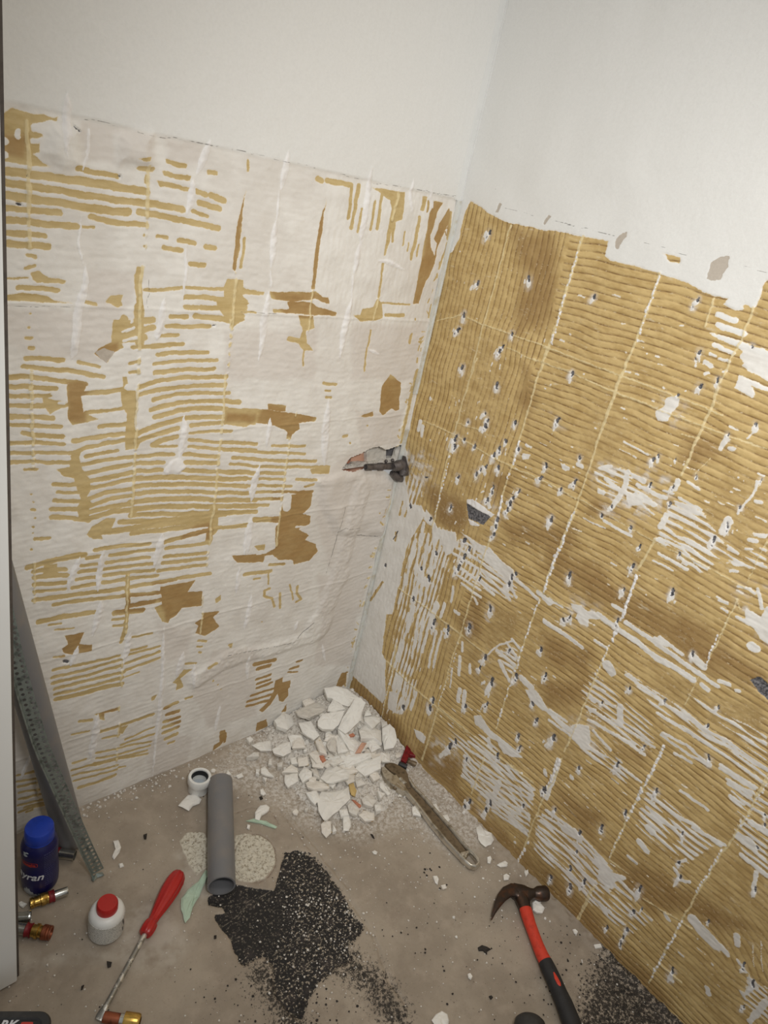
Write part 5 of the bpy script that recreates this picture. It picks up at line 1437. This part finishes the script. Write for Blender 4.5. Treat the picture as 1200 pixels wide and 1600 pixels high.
# ================================================================== CASE AND DARK CAP AT THE BOTTOM EDGE
zc = .060
Q = Vector(F(40, 1577, zc)); 
rt = F(79, 1600, zc)[0]
t = empty('tool_case', (rt - .15, Q.y - .09, 0), 'black plastic tool case with rounded corner at the bottom left', 'case')
def rrect(x0, x1, y0, y1, r, z, n=8):
    out = []
    for cx, cy, a0 in ((x1 - r, y1 - r, 0), (x0 + r, y1 - r, 90), (x0 + r, y0 + r, 180), (x1 - r, y0 + r, 270)):
        for k in range(n + 1):
            a = math.radians(a0 + 90 * k / n); out.append(Vector((cx + r * math.cos(a), cy + r * math.sin(a), z)))
    return out
def loft(bm, rings, cap=True):
    rr = [[bm.verts.new(p) for p in r] for r in rings]
    for a, b in zip(rr[:-1], rr[1:]):
        for k in range(len(a)): bm.faces.new((a[k], a[(k + 1) % len(a)], b[(k + 1) % len(b)], b[k]))
    if cap: bm.faces.new(rr[0][::-1]); bm.faces.new(rr[-1])
QA, QB = Vector(F(0, 1577.5, zc)), Vector(F(64, 1577.5, zc))
cx_ = (QB - QA).normalized(); cy_ = Vector((-cx_.y, cx_.x, 0))
QC = Vector(F(79, 1602, zc)); x1 = (QC - QA).dot(cx_); y1 = 0.0
x0, y0 = x1 - .30, -.20
CASEM = Matrix([[cx_.x, cy_.x, 0, QA.x], [cx_.y, cy_.y, 0, QA.y], [0, 0, 1, 0], [0, 0, 0, 1]])
_mo = mesh_obj
def mesh_obj(name, bm, *a, **k):
    bmesh.ops.transform(bm, matrix=CASEM, verts=bm.verts)
    return _mo(name, bm, *a, **k)
bm = bmesh.new()
loft(bm, [rrect(x0 + i, x1 - i, y0 + i, y1 - i, r, z) for i, r, z in ((.004, .018, 0), (0, .02, .004), (0, .02, zc - .004), (.0025, .018, zc), (.010, .014, zc), (.0125, .012, zc - .003))])
mesh_obj('lid', bm, M['blackp'], t)
bm = bmesh.new(); loft(bm, [rrect(x0 + i, x1 - i, y0 + i, y1 - i, .008, z) for i, z in ((.0130, zc - .0031), (.0130, zc - .0022))])
lbl = mesh_obj('label', bm, M['blackr'], t)
bm = text_mesh('SHARK', .017, .0006, .2)
for v in bm.verts: v.co = Vector((v.co.x + x1 - .072, v.co.y + y1 - .0195, zc - .0018))
mesh_obj('lettering', bm, M['ink'], lbl, smooth=False, label='white capital lettering')
bm = bmesh.new(); 
for k in range(2):
    i = k * .003
    loft(bm, [rrect(x1 - .040 + i, x1 - .024 - i, y1 - .033 + i, y1 - .0150 - i, .002, zc - .0020 + k * .0003), rrect(x1 - .040 + i, x1 - .024 - i, y1 - .033 + i, y1 - .0150 - i, .002, zc - .0017 + k * .0003)])
mesh_obj('emblem', bm, M['redink'], lbl, smooth=False, label='red square emblem')
bm = bmesh.new(); box(bm, (x1 - .12, y1 - .031, zc - .0021), (x1 - .104, y1 - .0150, zc - .0017)); mesh_obj('stripe', bm, M['redink'], lbl, smooth=False)
bm = bmesh.new(); loft(bm, [rrect(x1 - .012, x1 + .005, y1 - .075, y1 - .020, .004, z) for z in (.012, .050)])
mesh_obj('latch', bm, M['blackr'], t)

mesh_obj = _mo
c0 = Vector(F(828, 1612))
t = empty('hand_tool', tuple(c0), 'dark grey rounded tool end cut off by the bottom edge', 'tool')
hax = Vector(F(829, 1588)) - Vector(F(829, 1640)); hax.z = 0; hax.normalize(); hb = Vector(F(828, 1596, .026)) - hax * .029
bm = bmesh.new(); lathe(bm, hb, hax, [(-.10, .020), (-.02, .0245), (0, .0258), (.020, .0258), (.027, .0245), (.031, .0205), (.032, 0)], 36)
mesh_obj('housing', bm, M['blackp'], t)
bm = bmesh.new(); lathe(bm, hb, hax, [(-.012, .0252), (-.012, .0262), (-.004, .0262), (-.004, .0252)], 36)
mesh_obj('band', bm, M['paint_grey'], t)
bm = bmesh.new()
p = Vector(F(829, 1592, .049))
for k in (-1, 1): bmesh.ops.create_icosphere(bm, subdivisions=2, radius=.0016, matrix=Matrix.Translation(p + Vector((k * .001, k * .0018, -.0015))))
mesh_obj('mark', bm, M['ink'], t, label='small white mark')

# ================================================================== RUBBLE
GH = ((370., 1050.), .25); G6 = ((450., 1060.), .15); GL7 = ((0., 1200.), 1 / 3); G7 = ((380., 1150.), 160 / 1200)
GR7 = ((600., 1100.), K); GPX = ((0., 0.), 1.0)
heap_c = np.array([F(540, 1165)[0], F(540, 1165)[1]])
hc = F(560, 1135)
def heap(x, y):
    """height of the loose heap above the floor"""
    d = math.hypot((x - (-.085)), (y - (-.075)))
    h = .062 * max(0, 1 - d / .19) ** 1.1
    d2 = math.hypot(x + .17, y + .20)
    h = max(h, .012 * max(0, 1 - d2 / .15) - .001)
    return h
def on_heap(px, py):
    z = 0.0
    for _ in range(12):
        p = F(px, py, z); z += (heap(p[0], p[1]) - z) * .6
    return z
# fine rubble body under the pieces
bm = bmesh.new()
nx, ny = 90, 90
gv = {}
for i in range(nx + 1):
    for j in range(ny + 1):
        x = -.42 + .418 * i / nx; y = -.46 + .458 * j / ny
        h = heap(x, y)
        z = h * .93 + (random.random() * .005 if h > .001 else -.004)
        gv[i, j] = bm.verts.new((x, y, z - .001))
for i in range(nx):
    for j in range(ny):
        q = (gv[i, j], gv[i + 1, j], gv[i + 1, j + 1], gv[i, j + 1])
        if max(v.co.z for v in q) > .0005: bm.faces.new(q)
for v in [v for v in bm.verts if not v.link_faces]: bm.verts.remove(v)
tag(mesh_obj('plaster_rubble', bm, M['rubble'], smooth=False), 'fine white plaster rubble heaped in the corner under the larger pieces', 'rubble', None, 'stuff')

CH = 0
def chunk(g, pts, th=.011, mat=None, lift=0.0, name='plaster_chunk', label=None, cat='plaster chunk', group=None, tilt=None, dome=.15):
    """broken slab: traced outline at its own height, real thickness, ragged sides, slightly domed face"""
    global CH
    CH += 1
    rnd = random.Random(CH * 13 + 5)
    o, s = g
    px = [(o[0] + x * s, o[1] + y * s) for x, y in pts]
    cx = sum(p[0] for p in px) / len(px); cy = sum(p[1] for p in px) / len(px)
    z = on_heap(cx, cy) + th * .75 + lift
    c = Vector(F(cx, cy, z))
    # tilt of the slab: follows the heap a little, plus its own
    if tilt is None: tilt = (rnd.uniform(-.28, .28), rnd.uniform(-.28, .28)) if z > th + .004 else (rnd.uniform(-.05, .05), rnd.uniform(-.05, .05))
    nrm = Vector((tilt[0], tilt[1], 1)).normalized()
    def hit(x, y):
        r = Vector(ray(x, y)); t = nrm.dot(c - Vector(CAM_C)) / nrm.dot(r)
        return Vector(CAM_C) + r * t
    P = [hit(*p) for p in px]
    # densify the outline and roughen it
    Q = []
    for i in range(len(P)):
        a, b = P[i], P[(i + 1) % len(P)]
        n = max(1, min(3, int((b - a).length / .008)))
        for k in range(n):
            q = a.lerp(b, k / n)
            if k: q += Vector((rnd.uniform(-1, 1), rnd.uniform(-1, 1), 0)) * .0009
            Q.append(q)
    bm = bmesh.new()
    n = len(Q)
    def ring(kin, dz, jit):
        return [bm.verts.new(q + (c - q) * (kin + rnd.uniform(-1, 1) * jit) - nrm * (dz + rnd.uniform(-1, 1) * jit * .02)) for q in Q]
    r0 = ring(.0, .0010, .0)
    r1 = ring(.16, -.0006, .03)
    r2 = ring(.55, -th * dome, .06)
    rb = ring(.06, th * .55, .05)
    rc = ring(.20, th, .06)
    top = bm.verts.new(c + nrm * th * dome * 1.2)
    for a, b in ((rc, rb), (rb, r0), (r0, r1), (r1, r2)):
        for i in range(n): bm.faces.new((a[i], a[(i + 1) % n], b[(i + 1) % n], b[i]))
    for i in range(n): bm.faces.new((r2[i], r2[(i + 1) % n], top))
    bm.faces.new(rc[::-1])
    zmin = min(v.co.z for v in bm.verts)
    if zmin < .0003:
        for v in bm.verts: v.co.z = max(v.co.z, .0003)
    cen = Vector((c.x, c.y, max(.0003, zmin)))
    for v in bm.verts: v.co -= cen
    o_ = mesh_obj(name, bm, mat or M['plaster'], smooth=False)
    o_.location = cen
    me = o_.data
    return tag(o_, label, cat, group)


heapg = 'white plaster chunks of the heap in the corner'
heapl = 'broken white plaster chunk among the heap in the corner'
big = {
    0: (G6, '380 100 500 78 620 110 700 170 770 215 730 260 620 290 560 270 460 205 410 200', 'large domed plaster piece on top of the heap against the wall', .020),
    1: (G6, '700 200 760 200 810 250 790 300 740 450 650 540 600 575 520 520 560 430 620 330', 'long thick plaster slab below the topmost piece of the heap', .022),
    2: (G6, '310 440 360 370 480 340 590 330 560 420 530 480 470 530 360 525 310 490', 'rounded pale plaster piece left of the long thick slab', .020),
    3: (G6, '980 520 1060 470 1110 520 1135 640 1100 720 1000 740 980 640', 'ribbed white plaster block at the right edge of the heap beside the yellow wall', .022),
    4: (GH, '235 300 290 250 340 270 365 320 320 360 250 335', 'roundish white plaster piece by the left wall at the upper left of the heap', .016),
    5: (GH, '500 790 530 745 620 745 700 715 710 790 640 860 560 925 540 920 510 860', 'large folded white plaster piece at the front of the heap', .014),
    6: (GH, '520 660 560 600 600 565 650 600 710 610 700 660 600 690 560 690', 'smooth flat triangular plaster piece in the middle of the heap', .010),
    7: (GH, '300 640 380 630 385 680 320 720 300 690', 'square white plaster piece at the left front of the heap', .012),
    8: (GH, '525 950 550 925 590 930 595 1000 560 1035 530 1000', 'tapering white plaster piece with yellow tip in front of the heap', .007),
    9: (GH, '665 900 700 880 715 960 700 990 665 990', 'narrow upright white plaster sliver in front of the heap', .007),
    10: (GH, '760 890 790 862 860 880 860 925 800 930', 'half-round white plaster piece with a yellow edge at the front right of the heap', .010),
    11: (GH, '890 690 910 675 960 760 945 770 895 720', 'narrow white plaster sliver left of the wrench head', .007),
    12: (GH, '95 455 140 435 210 425 220 490 150 490', 'flat plaster piece at the far left of the heap', .008),
    13: (GH, '150 600 175 585 200 620 235 655 180 645 150 630', 'small triangular plaster piece lying clear of the heap on its left', .008),
}
for k_, (g, t_, lb, th) in big.items():
    v_ = [float(x) for x in t_.split()]
    chunk(g, list(zip(v_[::2], v_[1::2])), th, M['plaster_y'] if k_ in (8, 10) else M['plaster'], lift={0: .012, 1: .010, 2: .008, 3: .004, 6: .010}.get(k_, .002), label=lb, tilt={0: (-.1, -.25), 1: (-.25, -.30), 2: (-.2, -.25), 3: (-.35, -.05)}.get(k_))
rest = [(G6, t_) for t_ in ('420 290 470 210 560 270 600 320 480 345 410 340', '110 460 240 440 330 590 270 640 200 600 150 560', '400 690 440 560 500 530 500 770 430 750', '500 560 560 620 630 750 520 780 500 700',
    '520 530 640 580 760 680 690 760 640 740 560 600', '790 400 900 385 970 410 960 450 880 520 800 440', '740 540 800 470 880 500 970 540 980 680 900 620 820 620 760 620', '970 450 1030 445 1040 480 980 510', '800 340 840 320 870 380 790 395',
    '280 650 330 590 410 790 330 760', '440 880 560 800 680 780 620 840 470 900', '590 860 700 790 860 770 870 810 720 880 600 920', '220 780 290 740 400 800 380 860 300 880', '80 330 280 250 440 230 400 320 220 410 100 380', '0 600 40 580 140 590 190 680 150 720 40 720',
    '840 640 900 620 940 700 880 720', '860 800 980 760 1060 800 980 860 880 860', '150 230 230 200 280 240 180 290', '640 650 700 640 740 700 700 740')]
rest += [(GH, t_) for t_ in ('220 480 290 440 340 430 340 500 290 525 230 505', '340 400 400 385 430 470 345 475', '60 530 100 500 140 500 140 525', '280 625 340 575 380 600 385 625', '385 640 420 585 470 620 470 650 410 690', '380 540 440 525 450 580 385 590',
    '430 690 470 672 580 690 580 720 480 730 440 715', '430 750 500 740 520 790 490 830 460 800', '600 950 625 990 600 1000', '780 790 820 755 880 800 850 840 790 820', '690 830 720 800 770 850 750 895 700 870', '740 680 780 665 810 700 750 720',
    '460 520 520 490 560 540 540 600 470 590', '560 540 640 510 830 505 800 540 640 580', '780 560 900 520 900 600 800 650 740 600', '830 640 880 620 900 660 860 680', '60 410 85 400 105 420 80 440', '200 540 225 535 220 580 195 575', '250 570 290 560 285 590 255 590',
    '455 600 500 600 520 660 480 640', '800 430 850 420 900 470 840 500', '900 500 960 510 960 560 910 560', '640 580 720 570 760 620 700 640', '700 480 760 470 790 510 720 530', '560 700 620 700 600 730', '330 540 370 530 380 570 340 575', '120 610 145 605 140 640 118 630', '860 830 900 825 905 860 870 870',
    '640 860 690 850 700 890 650 900', '450 640 500 660 490 690 450 680', '160 655 190 660 180 690', '880 740 930 760 900 790')]
LAND = []
for k_, nm_ in ((0, 'large domed top piece'), (1, 'long thick slab'), (2, 'rounded pale piece'), (3, 'ribbed block'), (4, 'roundish wall-side piece'),
                (5, 'large folded front piece'), (6, 'smooth flat triangular piece'), (7, 'square left-front piece'), (8, 'yellow-tipped piece'), (9, 'upright sliver in front'),
                (10, 'yellow-edged half-round piece'), (11, 'sliver beside the wrench'), (12, 'flat far-left piece'), (13, 'small triangular piece')):
    g_, t_ = big[k_][0], [float(q) for q in big[k_][1].split()]
    LAND.append((g_[0][0] + g_[1] * sum(t_[::2]) / len(t_[::2]), g_[0][1] + g_[1] * sum(t_[1::2]) / len(t_[1::2]), nm_))
LAND += [(563, 1168, 'pink brick splinter'), (504, 1184, 'small orange brick bit'), (557, 1254, 'rusty brick splinter'), (550, 1162 - 14, 'tiny brick bit'), (551, 1234, 'yellow adhesive lump')]
def heap_piece(g, pts_, th, lift):
    ax_ = [g[0][0] + g[1] * x for x, y in pts_]; ay_ = [g[0][1] + g[1] * y for x, y in pts_]
    cx_, cy_ = sum(ax_) / len(ax_), sum(ay_) / len(ay_)
    size = math.hypot(max(ax_) - min(ax_), max(ay_) - min(ay_))
    sz = 'small' if size < 17 else ('medium' if size < 31 else 'large')
    lm = min(LAND, key=lambda q: (q[0] - cx_) ** 2 + (q[1] - cy_) ** 2); ex_, ey_ = cx_ - lm[0], cy_ - lm[1]
    side = ('left of' if ex_ < 0 else 'right of') if abs(ex_) > 1.4 * abs(ey_) else ('behind' if ey_ < 0 else 'in front of') if abs(ey_) > 1.4 * abs(ex_) else (('behind' if ey_ < 0 else 'in front of') + (' and left of' if ex_ < 0 else ' and right of'))
    where = ('back' if cy_ < 1135 else 'middle' if cy_ < 1195 else 'front') + (' left' if cx_ < 480 else ' right' if cx_ > 565 else '')
    chunk(g, pts_, th, random.choice([M['plaster'], M['plaster'], M['plaster2'], M['plaster_y']]), lift=lift,
          label=f'{sz} white plaster chunk {side} the {lm[2]}', group=f'{sz} plaster chunks {side} the {lm[2]}')
for g, t_ in rest:
    v_ = [float(x) for x in t_.split()]
    pts_ = list(zip(v_[::2], v_[1::2]))
    heap_piece(g, pts_, random.uniform(.008, .014), random.uniform(.002, .007))
# buried pieces showing between the traced ones
for k in range(95):
    a_ = random.random() * 6.28; r_ = abs(random.gauss(0, 1))
    px_, py_ = 535 + 46 * r_ * math.cos(a_), 1172 + 50 * r_ * math.sin(a_)
    q_ = F(px_, py_)
    if q_[0] > -.02 or q_[1] > -.02 or px_ > 625: continue
    n_ = random.choice([4, 5, 6]); s_ = random.uniform(5, 15) if r_ < 1.2 else random.uniform(3, 8); o_ = random.random() * 6
    heap_piece(GPX, [(px_ + s_ * random.uniform(.6, 1) * math.cos(o_ + q * 6.283 / n_), py_ + s_ * random.uniform(.5, .85) * math.sin(o_ + q * 6.283 / n_)) for q in range(n_)], random.uniform(.006, .010), random.uniform(-.001, .003))
chunk(G6, [(700, 780), (770, 665), (820, 670), (760, 770)], .012, M['brickp'], .012, 'brick_fragment', 'pale pink brick splinter standing in the heap', 'brick fragment', tilt=(-.3, -.3))
chunk(G6, [(330, 800), (370, 800), (400, 850), (370, 870), (340, 840)], .008, M['brick'], .012, 'brick_fragment', 'small orange brick bit in the middle left of the heap', 'brick fragment')
chunk(GH, [(715, 795), (740, 800), (780, 835), (765, 845)], .006, M['brick'], .010, 'brick_fragment', 'thin rusty brick splinter at the front of the heap beside the folded piece', 'brick fragment')
chunk(G6, [(635, 585), (680, 565), (700, 590), (660, 600)], .006, M['brick'], .012, 'brick_fragment', 'tiny brick bit under the long thick slab', 'brick fragment')
chunk(GH, [(700, 700), (730, 690), (750, 740), (740, 775), (715, 765)], .008, simple('adhesive_lump', srgb(200, 172, 112), .8, 0, .1, 60, .4), .006, 'adhesive_fragment', 'yellow lump of tile adhesive at the front right of the heap', 'adhesive lump')

# single pieces lying about on the floor
def single(g, t_, lb, th=.006, mat=None, cat='plaster chunk', name='plaster_chunk'):
    v_ = [float(x) for x in t_.split()]
    chunk(g, list(zip(v_[::2], v_[1::2])), th, mat, 0, name, lb, cat, None, (0, 0), .12)
single(GL7, '835 175 880 125 915 122 945 145 935 165 905 175 885 200 870 190', 'white plaster flake in front of the white pipe coupling')
single(GL7, '912 110 930 106 928 120 915 122', 'tiny plaster flake touching the base of the white coupling', .004)
single(G7, '140 890 200 810 270 798 310 830 300 870 220 920 190 985 140 970', 'comma-shaped white plaster piece right of the short grey pipe', .010)
single(G7, '30 990 130 960 200 985 270 990 330 1030 400 1060 380 1080 280 1050 200 1020 80 1000', 'long thin greenish plaster flake right of the short grey pipe', .004, M['green'])
single(GL7, '965 475 985 490 950 560 935 600 905 650 890 700 868 725 848 660 850 610 880 570 930 530', 'pale green strip of filler left of the short grey pipe', .005, M['green'], 'filler strip', 'filler_strip')
single(GR7, '150 550 175 540 190 570 200 600 155 590', 'white plaster chunk tucked under the middle of the wrench on its left', .010)
single(GR7, '240 540 280 530 300 570 305 600 270 600', 'larger white plaster chunk right of the wrench handle', .010)
single(GR7, '310 595 340 590 355 620 330 640 310 625', 'round white plaster chunk right of the wrench handle below the larger one', .010)
single(GR7, '495 660 520 650 535 670 580 690 590 725 575 750 545 765 520 745 505 720', 'lobed white plaster flake by the right wall beside the wrench end', .008)
single(GR7, '552 820 570 812 578 830 570 852 555 848', 'small oval plaster chip below the lobed flake', .006)
single(GR7, '605 860 650 838 665 850 660 868 625 872', 'flat plaster chip against the foot of the right wall', .006)
single(GR7, '640 915 655 908 675 920 668 940 642 943', 'whitish plaster chip between wrench end and hammer claw', .006)
single(GR7, '752 895 772 885 775 905 762 925', 'plaster chip at the wall just above the hammer head', .006)
single(GR7, '262 920 285 918 295 935 288 965 275 955', 'lone plaster chip left of the wrench end', .005)
single(GR7, '305 970 330 965 338 985 315 992', 'beige stone chip left of the wrench end', .005, M['plaster_y'])
single(GR7, '795 1062 810 1048 835 1060 862 1090 850 1118 820 1115 798 1100', 'white plaster chunk beside the hammer head and red handle', .010)
G9 = ((640., 1380.), 320 / 1200)
single(G9, '130 800 155 765 190 745 222 765 232 800 225 840 160 845', 'white plaster piece cut by the bottom edge of the picture', .010)
single(G9, '340 530 355 525 370 545 362 562 345 552', 'oval plaster chip on the bare floor left of the hammer handle', .005)
single(G9, '955 270 970 268 988 285 980 298 965 292', 'oval chip near the wall right of the red hammer handle', .005)
single(G9, '1080 358 1120 355 1130 375 1090 380', 'flat chip at the foot of the wall right of the hammer grip', .005)
single(GL7, '85 630 100 622 128 635 108 655 92 645', 'small white chip beside the door between two fittings', .004)
single(GL7, '530 340 555 335 568 370 560 395 535 428 525 415 540 380', 'thin smeared plaster flake between strip and screwdriver', .003)
single(GL7, '556 448 575 445 582 460 562 466', 'small round plaster pebble above the screwdriver handle', .004)
single(GH, '65 950 85 955 80 985 62 975', 'little oval plaster crumb below the green flake', .004)
single(GPX, '352 1211 356 1202 362 1210', 'triangular plaster splinter at the far end of the short grey pipe', .004)
single(GPX, '368 1212 378 1207 381 1213 372 1216', 'small flat plaster chip right of the far end of the short pipe', .004)
single(GH, '145 735 165 728 185 760 165 770 148 760', 'white plaster crumb left of the heap beside a black speck', .007)

# black bitumen bits
for t_, lb in (('500 905 525 908 520 930 505 935', 'black bitumen bit left of the screwdriver shaft'), ('382 1020 395 1015 388 1035 380 1038', 'thin black sliver on the floor below the glue bottle'),
               ('1003 785 1016 783 1015 797 1004 799', 'small black bit right of the screwdriver collar'), ('672 312 690 305 686 332 676 330', 'dark speck above the screwdriver, right of the perforated strip')):
    single(GL7, t_, lb, .004, M['gritd'], 'bitumen bit', 'bitumen_bit')
single(G9, '400 375 425 360 455 370 480 385 455 400 455 418 430 395 405 395', 'spidery black bitumen smear left of the hammer handle', .003, M['gritd'], 'bitumen bit', 'bitumen_bit')
single(G9, '465 660 480 655 490 668 478 680', 'black bitumen crumb near the bottom edge left of the hammer grip', .004, M['gritd'], 'bitumen bit', 'bitumen_bit')
single(GH, '140 780 155 775 165 790 150 798', 'black speck left of the heap beside a white crumb', .004, M['gritd'], 'bitumen bit', 'bitumen_bit')
single(GH, '835 1010 850 1015 862 1040 850 1035', 'black sliver in front of the heap towards the wrench', .003, M['gritd'], 'bitumen bit', 'bitumen_bit')

# countless crumbs
def crumbs(name, n, pick, size, mat, label, cat):
    bm = bmesh.new()
    for k in range(n):
        x, y = pick()
        if x > -.003 or y > -.003: continue
        s = size * (.35 + random.random() ** 3 * 1.6)
        z = heap(x, y)
        a0 = random.random() * 6.28
        m = 5
        fl = random.uniform(.25, .7)
        b_ = [bm.verts.new((x + math.cos(a0 + 6.283 * q / m) * s * random.uniform(.6, 1), y + math.sin(a0 + 6.283 * q / m) * s * random.uniform(.6, 1), z + .0002)) for q in range(m)]
        t_ = [bm.verts.new(((v.co.x - x) * .6 + x, (v.co.y - y) * .6 + y, z + s * fl)) for v in b_]
        for q in range(m): bm.faces.new((b_[q], b_[(q + 1) % m], t_[(q + 1) % m], t_[q]))
        bm.faces.new(t_)
    return tag(mesh_obj(name, bm, mat, smooth=False), label, cat, None, 'stuff')
def pick_all():
    return (-random.random() * .98, -random.random() * 1.1)
def pick_heap():
    a = random.random() * 6.28; r = abs(random.gauss(0, .15))
    return (-.13 + r * math.cos(a), -.14 + r * math.sin(a))
def pick_px(x, y, sx, sy):
    def f():
        p = F(random.gauss(x, sx), random.gauss(y, sy)); return p[0], p[1]
    return f
crumbs('plaster_crumbs', 2400, pick_all, .0012, M['plaster2'], 'tiny white plaster crumbs scattered over the whole floor', 'crumbs')
crumbs('plaster_crumbs', 2600, pick_heap, .0018, M['plaster2'], 'dense white plaster crumbs around the heap', 'crumbs')
crumbs('plaster_crumbs', 330, pick_heap, .0042, M['plaster'], 'coarser plaster crumbs around the heap', 'crumbs')
crumbs('plaster_crumbs', 500, pick_px(670, 1240, 30, 40), .0017, M['plaster2'], 'pale plaster grit between wrench and right wall', 'crumbs')
crumbs('plaster_crumbs', 120, pick_px(800, 1350, 60, 50), .0022, M['plaster'], 'loose plaster crumbs along the foot of the right wall', 'crumbs')
crumbs('wall_foot_grit', 420, lambda: (-random.random() * .75, -.003 - abs(random.gauss(0, .018))), .0024, M['rubble'], 'grey grit along the foot of the left wall', 'grit')
crumbs('bitumen_crumbs', 950, pick_px(1000, 1560, 60, 60), .0016, M['gritd'], 'black bitumen crumbs in the lower right floor corner', 'crumbs')
crumbs('bitumen_crumbs', 260, pick_px(820, 1500, 130, 60), .0014, M['gritd'], 'sparse black crumbs around the hammer handle', 'crumbs')
crumbs('bitumen_crumbs', 240, pick_px(440, 1570, 60, 35), .0016, M['gritd'], 'black crumbs below the bitumen patch', 'crumbs')
crumbs('bitumen_crumbs', 900, pick_all, .0009, M['gritd'], 'fine black specks scattered over the whole floor', 'crumbs')
crumbs('mixed_grit', 520, pick_px(500, 1440, 45, 60), .0016, M['rubble'], 'grey grit strewn over the black bitumen patch', 'grit')
crumbs('bitumen_crumbs', 18, pick_px(675, 1360, 22, 12), .0020, M['gritd'], 'few dark crumbs below the wrench end', 'crumbs')
